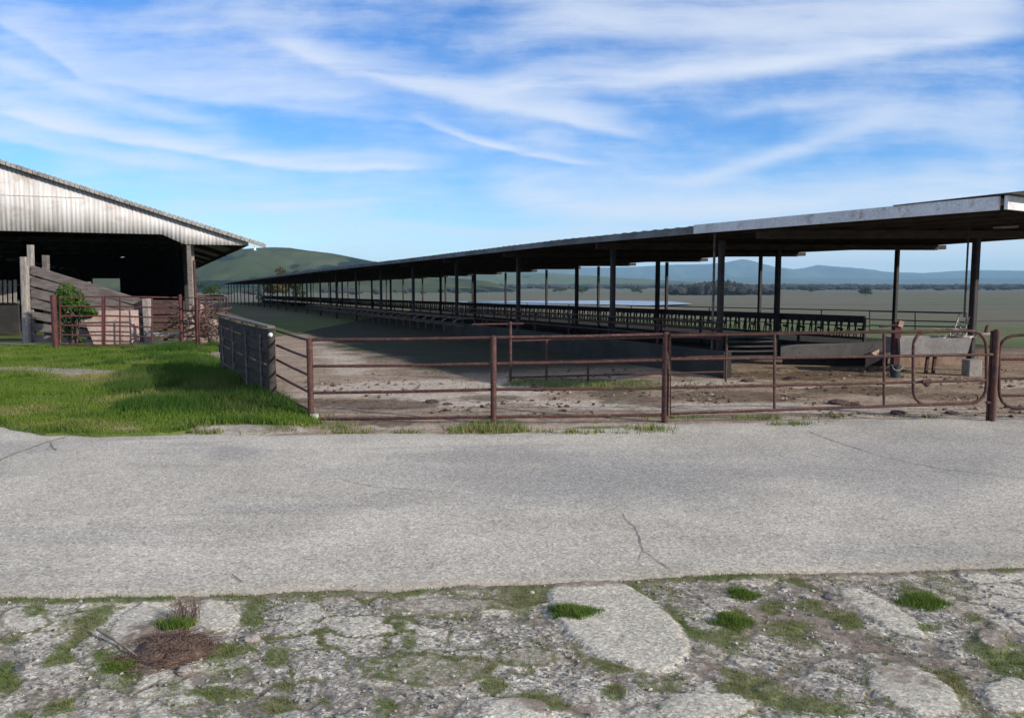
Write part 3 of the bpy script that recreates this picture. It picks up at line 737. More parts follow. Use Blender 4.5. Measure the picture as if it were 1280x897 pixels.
# --- lawn on the left
LAWN_EDGE = [gp(392, 529), gp(343, 508), gp(290, 470), gp(272, 455), gp(250, 443)]
def lawn_right(y):
    ys_ = [p.y for p in LAWN_EDGE]; xs_ = [p.x for p in LAWN_EDGE]
    o = np.argsort(ys_)
    return np.interp(y, np.array(ys_)[o], np.array(xs_)[o])
LAWN = {}
def lip(x, y):
    """a strip of old concrete left bare between grass and road"""
    px = project(x, y, 0)[0]
    return 0.30 * sstep(205, 250, px) * (0.35 + 1.2 * fbm(x, x * 0 + 3, 2.2, 3, 455))
def make_lawn():
    xs = np.concatenate([-60 + 38 * np.linspace(0, 1, 25)[:-1] ** 0.6, np.arange(-22, -2.2, 0.08)])
    ys = np.arange(9.0, 27.5, 0.08)
    X, Y = np.meshgrid(xs, ys, indexing='xy')
    n1 = (fbm(X, Y, 0.9, 5, 401, 0.6) - 0.5) * 2; n2 = (fbm(X, Y, 4, 4, 402, 0.6) - 0.5) * 2
    pu, pv = project(X, Y, zt(X, Y))
    bare = np.zeros(X.shape)
    for c in ((55, 466, 95, 5, 1, .85), (130, 478, 50, 3, 0, .5), (155, 541, 26, 3, 0, .8), (310, 539, 110, 3.5, 0, 1), (20, 412, 60, 6, 0, 1), (300, 525, 30, 5, 0, .4), (60, 500, 80, 3, 0, .4)):
        bare = np.maximum(bare, c[5] * blob(pu, pv, *c[:5], n1 * 0.5 + n2 * 0.4, 0.5))
    yf = far_edge(X)
    bare = np.maximum(bare, 0.8 * sstep(25.2, 26.6, Y + n1))
    over = sstep(-0.1, 0.3, X - lawn_right(Y)); front = sstep(0.02, 0.22, yf + lip(X, Y) - Y)
    Z = zt(X, Y) + 0.045 + 0.05 * n1 * 0.5 - 0.16 * over - 0.16 * front
    LAWN.update(xs=xs, ys=ys, bare=bare, z=Z)
    m, t = newmat('lawn_soil')
    p = t.pos()
    g = t.mix(t.step(t.noise(p, 1.2, 5, 0.65), 0.3, 0.7), (0.080, 0.120, 0.028), (0.135, 0.170, 0.045))
    b = t.mix(t.step(t.noise(p, 2.5, 5, 0.65), 0.3, 0.7), (0.20, 0.175, 0.145), (0.33, 0.30, 0.265))
    f = t.step(t.m('ADD', t.attr('bare'), t.m('MULTIPLY', t.m('SUBTRACT', t.noise(p, 7, 5, 0.7), 0.5), 0.8)), 0.35, 0.7)
    col = t.mix(f, g, b)
    col = t.mix(0.5, col, t.ramp(t.noise(p, 16, 5, 0.75), [(0.3, 0.2), (0.7, 0.78)]), 'OVERLAY')
    t.out(col, 0.95, t.bump(t.noise(p, 12, 5, 0.7), 0.6, 0.04), spec=0.1)
    M['lawn_soil'] = m
    o = mesh_np('lawn', np.stack([X, Y, Z], -1).reshape(-1, 3), grid_faces(len(ys), len(xs)), 'lawn_soil', {'bare': bare})
    tag(o, kind='structure')
    # blades
    n = 460000
    y = 9.2 + 17.0 * rng.uniform(0, 1, n) ** 1.25
    x = rng.uniform(-1.0, -0.2, n) * (y + 1.5)
    i = np.clip(np.searchsorted(xs, x) - 1, 0, len(xs) - 1); j = np.clip(np.searchsorted(ys, y) - 1, 0, len(ys) - 1)
    br = bare[j, i]; z = Z[j, i]
    k = (y > far_edge(x) - 0.05 + lip(x, y)) & (x < lawn_right(y) + 0.15) & (rng.uniform(0, 1, n) > br * 1.05)
    x, y, z, br = x[k], y[k], z[k], br[k]; n = len(x)
    zmin = zt(x, y) + 0.0
    z = np.maximum(z, zmin)
    clump = fbm(x, y, 1.3, 4, 411)
    tall = sstep(3.6, 0.8, lawn_right(y) - x) * sstep(10.2, 11.8, y) * (0.4 + 2.6 * sstep(0.38, 0.6, fbm(x, y, 0.7, 3, 415))) + 1.1 * sstep(0.45, 0.75, clump)
    h = rng.uniform(0.03, 0.085, n) * (0.6 + 1.1 * tall)
    dry = np.clip((fbm(x, y, 0.8, 4, 421) - 0.52) * 2.6 + rng.uniform(-0.35, 0.15, n) + br * 0.6, 0, 0.9)
    h = h * 0.85
    tm = (tall > 1.0 + rng.uniform(-0.4, 0.4, n)) & (x > lawn_right(y) - 4.5)
    for nm, mk, mt, lb in (('lawn_grass', ~tm, 'lawn_blade', 'fresh green grass on the lawn between the road and the corral'), ('tall_grass', tm, 'tall_blade', 'taller darker grass clump beside the dark board fence')):
        k = np.nonzero(mk)[0]; m_ = len(k)
        v, f, dr = blades(x[k], y[k], z[k], h[k], rng.uniform(0.007, 0.016, m_), rng.uniform(0.1, 0.75, m_), rng.uniform(-0.9, 0.9, m_), dry[k] * (1 if nm == 'lawn_grass' else 0.4))
        o = mesh_np(nm, v, f, mt, {'dry': dr}, smooth=False)
        tag(o, lb, 'grass', kind='stuff')
make_lawn()

def make_weeds():
    spots = [(612, 531, 22, 16, 1), (640, 535, 20, 12, .8), (590, 537, 30, 8, .7), (575, 537, 40, 6, .5), (760, 538, 60, 8, .8), (710, 541, 50, 5, .7), (800, 536, 30, 6, .8), (420, 533, 34, 8, .6), (700, 481, 80, 8, 1.2), (790, 480, 60, 6, 1), (655, 478, 30, 9, 1.2),
             (368, 520, 30, 14, 1.3), (330, 538, 40, 4, .6), (230, 541, 60, 4, .7), (352, 508, 10, 12, 1), (300, 480, 8, 14, .9), (320, 495, 8, 12, .8), (900, 523, 90, 3, .5), (985, 531, 20, 4, .6), (470, 541, 60, 3, .4), (1000, 521, 200, 3, .3), (1225, 412, 60, 5, 1.0)]
    P = []
    for cx, cy, rx, ry, st in spots:
        n = int(520 * st * max(1.0, rx / 30))
        a = rng.uniform(0, 6.28, n); r = np.sqrt(rng.uniform(0, 1, n))
        for ax, rr_ in zip(a, r):
            P.append((cx + rx * 0.7 * rng.normal(), cy + ry * 0.22 * rng.normal() + ry * 0.3, st))
    g = np.array([tuple(gp(p[0], p[1])) + (p[2],) for p in P])
    x, y, z, st = g.T
    k = fbm(x, y, 3.2, 4, 433, 0.6) + rng.uniform(-0.1, 0.1, len(x)) > 0.52
    x, y, z, st = x[k], y[k], z[k], st[k]; n = len(x)
    h = rng.uniform(0.03, 0.12, n) * (0.45 + 0.6 * st)
    dry = np.clip(rng.uniform(-0.3, 0.9, n) + (fbm(x, y, 2, 3, 430) - 0.5), 0, 0.9)
    v, f, dr = blades(x, y, z + 0.01, h, rng.uniform(0.006, 0.016, n), rng.uniform(0.1, 0.7, n), rng.uniform(-1, 1, n), dry)
    o = mesh_np('weeds', v, f, 'weed_blade', {'dry': dr}, smooth=False)
    tag(o, 'thin weeds along the foot of the fences and the concrete wall', 'weeds', kind='stuff')
make_weeds()

# ------------------------------------------------------------------ pipe fences and gates
def tube_to(pts, r, name, mat, parent, n=10):
    return MB().tube(pts, r, n).build(name, mat, parent)

def rounded(p0, p1, p2, r, k=5):
    """corner p1 of the path p0-p1-p2 rounded with radius r"""
    p0, p1, p2 = Vector(p0), Vector(p1), Vector(p2)
    a = p1 + (p0 - p1).normalized() * r; b = p1 + (p2 - p1).normalized() * r
    return [a * (1 - t) ** 2 + p1 * 2 * t * (1 - t) + b * t * t for t in [i / k for i in range(k + 1)]]

def post(parent, px, Y, ytop, r, name='post', mat='rust_pipe', cap=True, ybase=None):
    b = base_at(px, Y); top = at(px, ytop, Y); top.x = b.x + (top.x - b.x) * 0.2
    m = MB().tube([b - Vector((0, 0, 0.3)), Vector((b.x, b.y, top.z))], r, 12)
    if cap: m.tube([(b.x, b.y, top.z), (b.x, b.y, top.z + r * 0.35), (b.x, b.y, top.z + r * 0.5)], [r * 1.05, r * 0.8, r * 0.2], 12)
    return m.build(name, mat, parent)

YA, YB, YC, YD = gp(389, 525).y, gp(617, 530).y, gp(831, 528.5).y, gp(1238, 528).y
f = thing('pipe_fence', base_at(617, YB), 'rusty brown pipe fence with four rails, grass tufts at the foot of its middle post', 'fence')
for px, Y, yt, r in ((389, YA, 424, 0.043), (617, YB, 421, 0.039), (831, YC, 417, 0.047)):
    post(f, px, Y, yt, r)
for (y0, y1, y2) in ((424.5, 421.8, 417.6), (457.5, 454.5, 449.8), (490.8, 486.5, 484.2), (523, 520.8, 518)):
    a, b, c = at(389, y0, YA), at(617, y1, YB), at(831, y2, YC)
    tube_to([a, a.lerp(b, .5) - Vector((0, 0, .008)), b, b.lerp(c, .5) - Vector((0, 0, .006)), c], 0.0205, 'rail', 'rust_pipe', f)
st = MB().bar(base_at(393, YA - 0.03) - Vector((0, 0, 0.05)), base_at(393, YA - 0.03) + Vector((0, 0, 0.09)), 0.10, 0.10, (0, 1, 0)).build('footing', 'pale_concrete', f)

# short angled length from the corner to the boards
Y2 = 12.25
f = thing('pipe_fence', base_at(365, 11.4), 'short slanting five railed pipe fence between the dark board fence and the long one', 'fence')
for y0, y1 in ((413.2, 425.5), (431.5, 447.5), (449.5, 469.5), (468.5, 490.5), (490, 513)):
    a, b = at(346, y0, Y2), at(387.5, y1, YA + 0.06)
    tube_to([a, a.lerp(b, .5) - Vector((0, 0, .006)), b], 0.018, 'rail', 'rust_pipe', f)

def gate(label, x0, x1, Y0, Y1, rails, uprights, cl=0.0, cr=0.0, r=0.0185, mat='rust_pipe', name='pipe_gate', group=None, stile=0.026, cat='gate', inner=None):
    """rails: (y at x0, y at x1); cl / cr: radius of rounded corners left and right"""
    def P(px, k):
        u = (px - x0) / (x1 - x0)
        # depth interpolated so that the gate stays straight in plan
        A = Vector(((x0 - 640) / FPX * Y0, Y0)); B = Vector(((x1 - 640) / FPX * Y1, Y1))
        lo, hi = -0.5, 1.5
        for _ in range(40):
            m_ = (lo + hi) / 2; q = A.lerp(B, m_)
            if 640 + FPX * q.x / q.y < px: lo = m_
            else: hi = m_
        Y = A.y + (B.y - A.y) * lo
        ya, yb = rails[k]
        return at(px, ya + (yb - ya) * u, Y)
    n = len(rails) - 1
    g = thing(name, base_at((x0 + x1) / 2, (Y0 + Y1) / 2), label, cat, group)
    tl, tr, bl, br = P(x0, 0), P(x1, 0), P(x0, n), P(x1, n)
    path = []
    def corner(p0, p1, p2, rad): return rounded(p0, p1, p2, rad) if rad > 0 else [p1]
    path = [bl.lerp(br, .5)] + corner(br, bl, tl, cl) + corner(bl, tl, tr, cl) + corner(tl, tr, br, cr) + corner(tr, br, bl, cr) + [bl.lerp(br, .5)]
    MB().tube(path, stile if cl + cr == 0 else r * 1.12, 10).build('frame', mat, g)
    for k in range(1, n):
        MB().tube([P(x0, k), P((x0 + x1) / 2, k) - Vector((0, 0, .006)), P(x1, k)], r, 10).build('rail', mat, g)
    for ux in uprights:
        MB().tube([P(ux, 0), P(ux, n)], r * 0.95, 10).build('upright', mat, g)
    if inner:
        ix, rad = inner
        a, b = P(ix, 0), P(ix, n); rgt0, rgt1 = P(ix + 60, 0), P(ix + 60, n)
        MB().tube([P(ix + 34, 0) - Vector((0, 0, .004))] + rounded(rgt0, a, b, rad) + rounded(a, b, rgt1, rad) + [P(ix + 16, n)], r * 1.1, 10).build('bow', mat, g)
    return g, P

G1, GP = gate('long rusty pipe gate with rounded ends hung between the two thickest fence posts', 838, 1233, YC - 0.05, YD, [(418, 413.2), (448.8, 443), (484.3, 475), (516.5, 503)], [968, 1105], 0.0, 0.24, inner=(1141.5, 0.22))
latch = MB()
c_ = GP(1157, 2)
latch.tube([c_ + Vector((-0.06, -0.03, 0.0)), c_ + Vector((0.05, -0.035, 0.01))], 0.03, 8)
latch.rock(c_ + Vector((0, -0.03, -0.02)), (0.045, 0.03, 0.05), 3, 1)
latch.build('latch', 'rust_pipe', G1)
c_ = GP(1222, 3)
MB().tube([c_ + Vector((0, 0, 0.02)), c_ + Vector((0.0, 0, 0.09)), c_ + Vector((-0.03, 0, 0.11))], 0.012, 6).build('hook', 'rust_pipe', G1)
m = MB(); c_ = GP(840, 1) + Vector((-0.02, -0.04, 0.06))
for i in range(9):
    q0 = c_ + Vector((-0.045 + 0.004 * i, 0.0, -0.032 * i + 0.03 * abs(i - 4) * 0)); ax = i % 2
    m.tube([q0 + (Vector((0.011 * math.cos(u), 0, 0.02 * math.sin(u))) if ax else Vector((0, 0.011 * math.cos(u), 0.02 * math.sin(u)))) for u in np.linspace(0, 2 * math.pi, 9)], 0.004, 5, False)
m.build('chain', 'stall_pipe', G1)
for k in (1, 3):
    c_ = GP(1233, k)
    MB().tube([c_, c_ + Vector((0.08, 0.0, 0.0))], 0.022, 8).build('hinge', 'rust_pipe', G1)

gpost = thing('gate_post', base_at(1238.5, YD), 'thick double pipe gate post at the right end of the long gate', 'post')
post(gpost, 1240, YD, 413, 0.038)
post(gpost, 1234, YD + 0.06, 414, 0.021, 'hinge_pipe')
tp = at(1236, 411, YD); MB().tube([tp + Vector((-0.03, 0, -0.05)), tp + Vector((-0.02, 0, 0.03)), tp + Vector((0.0, 0, 0.05))], [0.03, 0.025, 0.012], 8).build('hinge_pin', 'rust_pipe', gpost)

gate('rusty pipe gate with a rounded corner beside the thick double post, running out of view', 1249, 1560, YD + 0.05, YD - 0.5, [(419, 414), (449, 446), (473, 471), (494, 494), (510, 512)], [1400], 0.24, 0.24)

# pipes further in, at the near side of the roof
YI0, YI1 = 15.0, 15.2
f = thing('pipe_fence', base_at(770, 15.1), 'thin pipe fence in the shade in front of the dark concrete wall', 'fence')
for px, yt in ((638, 402), (683, 424), (735, 450), (831, 424), (907, 418)):
    post(f, px, 15.05, yt, 0.022 if px != 638 else 0.028, mat='rust_pipe', cap=False)
for y0, y1, x0, x1 in ((426, 420, 640, 905), (452.5, 445, 640, 905), (471.5, 464.5, 640, 905), (405.5, 404.5, 590, 655)):
    tube_to([at(x0, y0, 15.05), at(x1, y1, 15.05)], 0.018, 'rail', 'rust_pipe', f, 8)
gate('dark closely railed pipe panel beside the doubled shed post', 908, 970, 15.6, 16.3, [(421, 420), (427, 426.5), (433, 432.5), (439, 438.5), (446, 445)], [], mat='dark_pipe', r=0.022, name='pipe_gate', cat='fence panel')

# ------------------------------------------------------------------ long cattle shed
EAVE = [(279, 353.3), (320, 347.6), (395, 337), (469, 328), (520, 322), (600, 312), (640, 307), (700, 299.6), (820, 287.5), (870, 282.5), (1250, 247)]
FAR_EAVE = [(330, 356.5), (430, 352.5), (500, 349.5), (560, 346.5), (640, 342), (700, 337.5), (836, 329.5), (952, 322), (1120, 315.5), (1280, 305), (1450, 296)]
def eave_z(a, table, lo_s=None):
    ss, zz = [], []
    for px, py in table:
        s = s_for_px(a, px); p = sa(s, a)
        x, y, z = ray(px, py)
        ss.append(s); zz.append(CAM_Z + z * p.y / y)
    o = np.argsort(ss)
    return np.array(ss)[o], np.array(zz)[o]
NS, NZ = eave_z(SHED_A0, EAVE)
FS, FZ = eave_z(SHED_A1, FAR_EAVE)
S_END = s_for_px(SHED_A0, 279)
S_START = s_for_px(SHED_A0, 1247)
SKEW = 1.0 / math.tan(R(46.8 + math.degrees(TH)))   # the near end of the roof is cut on the slant
def roof_z(s, a):
    """top of the roof sheet"""
    zn = np.interp(s, NS, NZ); zf = np.interp(s, FS, FZ) + 0.30
    u = (a - SHED_A0) / (SHED_A1 - SHED_A0)
    return zn * (1 - u) + zf * u
def roof_s0(a): return S_START + max(0.0, (a - SHED_A0)) * SKEW

shed = thing('cattle_shed', sa(20, 15.7, ztf(*sa(20, 15.7)[:2])), 'very long open cattle shed with a flat dark roof on thin steel posts', 'shed')
def shed_roof():
    ss = np.linspace(0, 1, 1500)
    aa = np.linspace(SHED_A0, SHED_A1, 14)
    T, A = np.meshgrid(ss, aa, indexing='ij')
    s0 = S_START + np.clip(A - SHED_A0, 0, None) * SKEW
    S = s0 + (S_END - s0) * T
    Z = roof_z(S.ravel(), A.ravel()).reshape(S.shape)
    wav = 0.016 * np.sin(S * 2 * np.pi / 0.42) + 0.03 * (fbm(S, A, 0.25, 3, 500) - 0.5)
    Z = Z + wav
    X = A * NX + S * DX; Y = A * NY + S * DY
    top = np.stack([X, Y, Z], -1).reshape(-1, 3); bot = top - np.array([0, 0, 0.012])
    off = np.array(shed.location)
    v = np.concatenate([top, bot]) - off
    nr, nc = len(ss), len(aa); N = nr * nc
    f = grid_faces(nr, nc)
    fb = f[:, ::-1] + N
    idx = np.arange(N).reshape(nr, nc)
    def strip(e): return np.stack([e[:-1], e[1:], e[1:] + N, e[:-1] + N], 1)
    fs = np.concatenate([f[:, ::-1], fb[:, ::-1], strip(idx[0]), strip(idx[-1])[:, ::-1], strip(idx[:, 0])[:, ::-1], strip(idx[:, -1])])
    o = mesh_np('roof', v, fs, 'roof_sheet'); o.parent = shed
shed_roof()
def zr(s, a): return float(roof_z(s, a))
# white fascia along the near eave, then bare timber behind the sheet ends
s870 = s_for_px(SHED_A0, 868)
def eave_strip(s0, s1, a, drop0, drop1, th, n=40):
    m = MB()
    for i in range(n):
        u0, u1 = s0 + (s1 - s0) * i / n, s0 + (s1 - s0) * (i + 1) / n
        p = [sa(u0, a, zr(u0, a) + drop0), sa(u1, a, zr(u1, a) + drop0), sa(u1, a, zr(u1, a) + drop1), sa(u0, a, zr(u0, a) + drop1)]
        m.prism(p, sa(0, th))
    return m
eave_strip(S_START + 0.02, s870, SHED_A0 - 0.05, 0.022, -0.150, 0.045, 12).build('fascia', 'white_fascia', shed)
eave_strip(s870, S_END, SHED_A0 + 0.0, 0.0, -0.15, 0.045, 130).build('eave_flashing', 'eave_grey', shed)
eave_strip(roof_s0(SHED_A1) + 0.1, S_END, SHED_A1 - 0.1, -0.03, -0.16, 0.045, 130).build('eave_beam', 'shed_timber', shed)
m = MB()
aa = np.linspace(SHED_A0 - 0.03, SHED_A1, 9)
for a0, a1 in zip(aa[:-1], aa[1:]):
    p0, p1 = sa(roof_s0(a0) - 0.05, a0, zr(roof_s0(a0), a0)), sa(roof_s0(a1) - 0.05, a1, zr(roof_s0(a1), a1))
    off = (p1 - p0).cross(Vector((0, 0, 1))).normalized() * 0.04
    m.prism([p0 + Vector((0, 0, 0.022)), p1 + Vector((0, 0, 0.022)), p1 + Vector((0, 0, -0.150)), p0 + Vector((0, 0, -0.150))], off)
m.build('end_fascia', 'white_fascia', shed)
# a loose sheet overlapping the first bay
m = MB()
q = [sa(S_START - 0.35, SHED_A0 - 0.02), sa(S_START + 1.6, SHED_A0 - 0.08), sa(S_START + 2.2, SHED_A0 + 2.5), sa(S_START - 0.35 + 2.5 * SKEW, SHED_A0 + 2.5)]
for p in q:
    s_, a_ = to_sa(p.x, p.y); p.z = zr(max(s_, S_START), min(max(a_, SHED_A0), SHED_A1)) + (0.045 if s_ < S_START + 1 + (a_ - SHED_A0) else 0.02)
m.prism(q, (0, 0, 0.012)); m.build('loose_sheet', 'roof_sheet', shed)
# purlins and cross beams
for a in np.linspace(SHED_A0 + 1.0, SHED_A1 - 1.0, 9):
    m = MB(); n = 26; s0 = roof_s0(a) + 0.05
    for i in range(n):
        u0, u1 = s0 + (S_END - s0) * i / n, s0 + (S_END - s0) * (i + 1) / n
        m.bar(sa(u0, a, zr(u0, a) - 0.09), sa(u1, a, zr(u1, a) - 0.09), 0.05, 0.12)
    m.build('purlin', 'shed_timber', shed)
A_N, A_M, A_F = 10.5, 15.7, 21.0
S1 = s_for_px(A_M, 1218); S2 = s_for_px(A_M, 972)
BAY = S2 - S1
n_bays = int((S_END - S1) / BAY)
def shed_post(s, a, r, cap=True):
    p = sa(s, a); z0 = ztf(p.x, p.y); z1 = zr(s, a) - 0.30
    MB().bar((p.x, p.y, z0 - 0.2), (p.x, p.y, z1 + 0.02), r * 2, r * 2, (NX, NY, 0)).build('post', 'shed_post', shed)
for k in range(n_bays + 1):
    s = S1 + BAY * k
    m = MB(); aa = np.linspace(SHED_A0 + 0.12, SHED_A1 - 0.12, 7)
    for a0, a1 in zip(aa[:-1], aa[1:]):
        if s < roof_s0(a1) + 0.1: continue
        m.bar(sa(s, a0, zr(s, a0) - 0.235), sa(s, a1, zr(s, a1) - 0.235), 0.10, 0.16)
    # the beam's end plate sticks out past the far eave
    m.bar(sa(s, SHED_A1 - 0.12, zr(s, SHED_A1) - 0.235), sa(s, SHED_A1 + 0.25, zr(s, SHED_A1) - 0.22), 0.10, 0.13)
    if m.v: m.build('beam', 'shed_timber', shed)
FS1 = s_for_px(A_F, 1120); FB = (s_for_px(A_F, 632) - FS1) / 5.0
for k in range(n_bays + 1):
    s = S1 + BAY * k
    if s > S_END - 1: break
    shed_post(s, A_M, 0.065)
    if k >= 1: shed_post(s_for_px(A_N, 766) + BAY * (k - 1), A_N, 0.058)
for k in range(-1, 40):
    s = FS1 + FB * k
    if s > S_END - 1 or s < roof_s0(A_F): continue
    shed_post(s, A_F, 0.06)
# doubled post near px 900, with the pale pipe beside it, and the pale pipe at px 1213
sd = s_for_px(A_N, 901)
shed_post(sd, A_N, 0.055)
p = sa(s_for_px(A_N, 894.5), A_N - 0.05); tube_to([(p.x, p.y, ztf(p.x, p.y) + 0.35), (p.x, p.y, zr(sd, A_N) - 0.1)], 0.026, 'conduit', 'stall_pipe', shed)
p = sa(s_for_px(A_M, 1211.5), A_M - 0.1); tube_to([(p.x, p.y, 1.1), (p.x, p.y, zr(S1, A_M) - 0.1), tuple(sa(s_for_px(A_M, 1204), A_M - 0.1, zr(S1, A_M) - 0.07))], 0.02, 'conduit', 'stall_pipe', shed)
p0 = sa(s_for_px(A_M, 1238), A_M); p1 = sa(s_for_px(A_M, 1268), A_M)
tube_to([(p0.x, p0.y, zr(S1, A_M) - 0.12), (p1.x, p1.y, zr(S1, A_M) - 0.13)], 0.02, 'conduit', 'pale_wire', shed)

# ------------------------------------------------------------------ feed line under the roof
def z_at(s, a): p = sa(s, a); return ztf(p.x, p.y)
def long_wall(name, label, cat, a, s0, s1, h, th, mat, seg=4.0, lift=0.0):
    t_ = thing(name, sa(s0, a, z_at(s0, a)), label, cat)
    m = MB(); n = max(1, int((s1 - s0) / seg))
    for i in range(n):
        u0, u1 = s0 + (s1 - s0) * i / n, s0 + (s1 - s0) * (i + 1) / n
        p = [sa(u0, a, z_at(u0, a) - 0.2 + lift), sa(u1, a, z_at(u1, a) - 0.2 + lift), sa(u1, a, z_at(u1, a) + h), sa(u0, a, z_at(u0, a) + h)]
        m.prism(p, sa(0, th))
    m.build('wall', mat, t_)
    return t_
sw0 = s_for_px(9.9, 902)
w = long_wall('concrete_wall', 'low concrete wall coloured dark for shade at the near side of the long shed', 'wall', 10.0, sw0, sw0 + 17, 0.52, 0.18, 'shaded_concrete')
long_wall('feed_curb', 'low concrete feed curb running under the headlocks of the long shed', 'curb', 15.95, S1 + 3.0, S_END - 2, 0.32, 0.16, 'shaded_concrete')
# headlock run along the middle row
hl = thing('headlock_rail', sa(S1 + 4, A_M + 0.25, z_at(S1 + 4, A_M)), 'dark row of steel headlocks along the middle of the long shed', 'headlocks')
HS0, HS1, HA = s_for_px(A_M, 1075), S_END - 3, A_M + 0.2
def run(m, a, s0, s1, h, r, n):
    pts = [sa(s0 + (s1 - s0) * i / n, a, z_at(s0 + (s1 - s0) * i / n, a) + h) for i in range(n + 1)]
    m.tube(pts, r, 6)
m = MB()
for i in range(24):
    u0, u1 = HS0 + (HS1 - HS0) * i / 24, HS0 + (HS1 - HS0) * (i + 1) / 24
    m.bar(sa(u0, HA, z_at(u0, HA) + 0.99), sa(u1, HA, z_at(u1, HA) + 0.99), 0.06, 0.17)
m.build('top_rail', 'dark_pipe', hl)
m = MB(); run(m, HA, HS0, HS1, 0.92, 0.025, 24); m.build('rail', 'dark_pipe', hl)
m = MB(); run(m, HA, HS0, HS1, 0.52, 0.035, 24); m.build('bottom_rail', 'dark_pipe', hl)
m = MB(); s = HS0; k = 0
while s < HS1:
    z = z_at(s, HA); q = 0.62 if k % 2 else 0.3
    m.tube([sa(s, HA, z + 0.50), sa(s + (0.09 if k % 2 else 0), HA, z + 0.93)], 0.022, 5, False)
    m.tube([sa(s + 0.12, HA, z + 0.50), sa(s + 0.02, HA, z + 0.93)], 0.018, 5, False)
    if k % 3 == 0: m.bar(sa(s, HA, z + 0.72), sa(s + 0.2, HA, z + 0.74), 0.02, 0.06)
    if k % 10 == 0: m.tube([sa(s, HA, z - 0.05), sa(s, HA, z + 1.0)], 0.04, 6)
    s += 0.22 + 0.03 * math.sin(k * 1.7); k += 1
tag(m.build('stanchion_bars', 'dark_pipe', hl), kind='stuff')
pr = thing('pipe_rail', sa(sw0 + 1, A_N, z_at(sw0 + 1, A_N)), 'dark rusty pipe rails above the low dark concrete wall', 'rail')
for h in (0.72, 0.92, 1.06):
    m = MB(); run(m, A_N - 0.1, sw0 + 0.6, s_for_px(A_N, 560), h, 0.028, 10); m.build('rail', 'dark_rust', pr)
for k_ in range(9):
    s = sw0 + 0.7 + k_ * 2.2
    if s < s_for_px(A_N, 560): MB().tube([sa(s, A_N - 0.1, z_at(s, A_N) + 0.3), sa(s, A_N - 0.1, z_at(s, A_N) + 1.08)], 0.03, 6).build('upright', 'dark_rust', pr)
# free-stall loops at the near side, far down the shed
s = s_for_px(A_N, 596); k = 0; m = None
loops = []
while s < s_for_px(A_N, 395):
    z = z_at(s, A_N); h = 0.72
    d_ = thing('stall_divider', sa(s, A_N, z), 'bent steel stall loop in the row along the near side of the long shed', 'stall divider', 'stall dividers in the long shed')
    p0, p1, p2, p3 = sa(s, 10.9, z - 0.1), sa(s, 10.9, z + h), sa(s, 9.6, z + h), sa(s, 9.6, z + 0.45)
    MB().tube([p0] + rounded(p0, p1, p2, 0.25) + rounded(p1, p2, p3, 0.25) + rounded(p2, p3, sa(s, 10.9, z + 0.45), 0.2) + [sa(s, 10.9, z + 0.45)], 0.026, 6).build('loop', 'stall_pipe', d_)
    s += 1.25 + 0.1 * math.sin(k * 2.1); k += 1
# dark wooden rail fence that closes the far end
fe = thing('board_fence', sa(S_END - 6, 4, z_at(S_END - 6, 4)), 'low dark board fence across the far end of the long shed', 'fence')
for h in (0.35, 0.7, 1.05):
    MB().bar(sa(S_END - 6, -4, z_at(S_END - 6, 0) + h), sa(S_END - 6, 9.5, z_at(S_END - 6, 9.5) + h), 0.05, 0.2).build('board', 'dark_wood', fe)
for a in np.linspace(-3.5, 9.3, 6):
    MB().bar(sa(S_END - 5.9, a, z_at(S_END - 6, a) - 0.1), sa(S_END - 5.9, a, z_at(S_END - 6, a) + 1.2), 0.12, 0.12, (1, 0, 0)).build('post', 'dark_wood', fe)

# far pipe fence and gate beyond the shed
def line_fence(label, pA, yA, YA_, pB, yB, YB_, posts, gap, mat='dark_pipe', name='pipe_fence', r=0.03):
    A, B = Vector(((pA - 640) / FPX * YA_, YA_)), Vector(((pB - 640) / FPX * YB_, YB_))
    def P(px, extra=0.0):
        lo, hi = -0.3, 1.3
        for _ in range(40):
            m_ = (lo + hi) / 2; q_ = A.lerp(B, m_)
            if (640 + FPX * q_.x / q_.y < px) == (pB > pA): lo = m_
            else: hi = m_
        q_ = A.lerp(B, lo); y = yA + (yB - yA) * (px - pA) / (pB - pA)
        return at(px, y, q_.y) + Vector((0, 0, extra))
    t_ = thing(name, base_at((pA + pB) / 2, P((pA + pB) / 2).y), label, 'fence')
    for g_ in gap:
        xs_ = np.linspace(pA, pB, 7)
        MB().tube([P(x_, -g_) for x_ in xs_], r, 6).build('rail', mat, t_)
    for px in posts:
        p = P(px); MB().tube([(p.x, p.y, ztf(p.x, p.y) - 0.3), (p.x, p.y, p.z)], r * 1.2, 6).build('post', mat, t_)
    return t_, P
line_fence('dark pipe fence on the far side of the long shed, facing the fields', 585, 377.2, 66, 1087, 388.3, 36, [587, 610, 659, 711, 789, 887, 1027], [0, 0.36, 0.7])
gate('dark pipe gate with one rounded corner on the far side of the long shed', 1087, 1208, 35.8, 31, [(388.6, 391.2), (399, 402.5), (406.5, 408.5), (413, 415)], [1144], 0.0, 0.0, r=0.028, mat='dark_pipe', name='pipe_gate', stile=0.038)
line_fence('single thin cable fence right of the dark gate, at the field edge', 1209, 401.5, 31, 1520, 399, 34, [1330, 1450], [0], r=0.014, name='cable_fence')

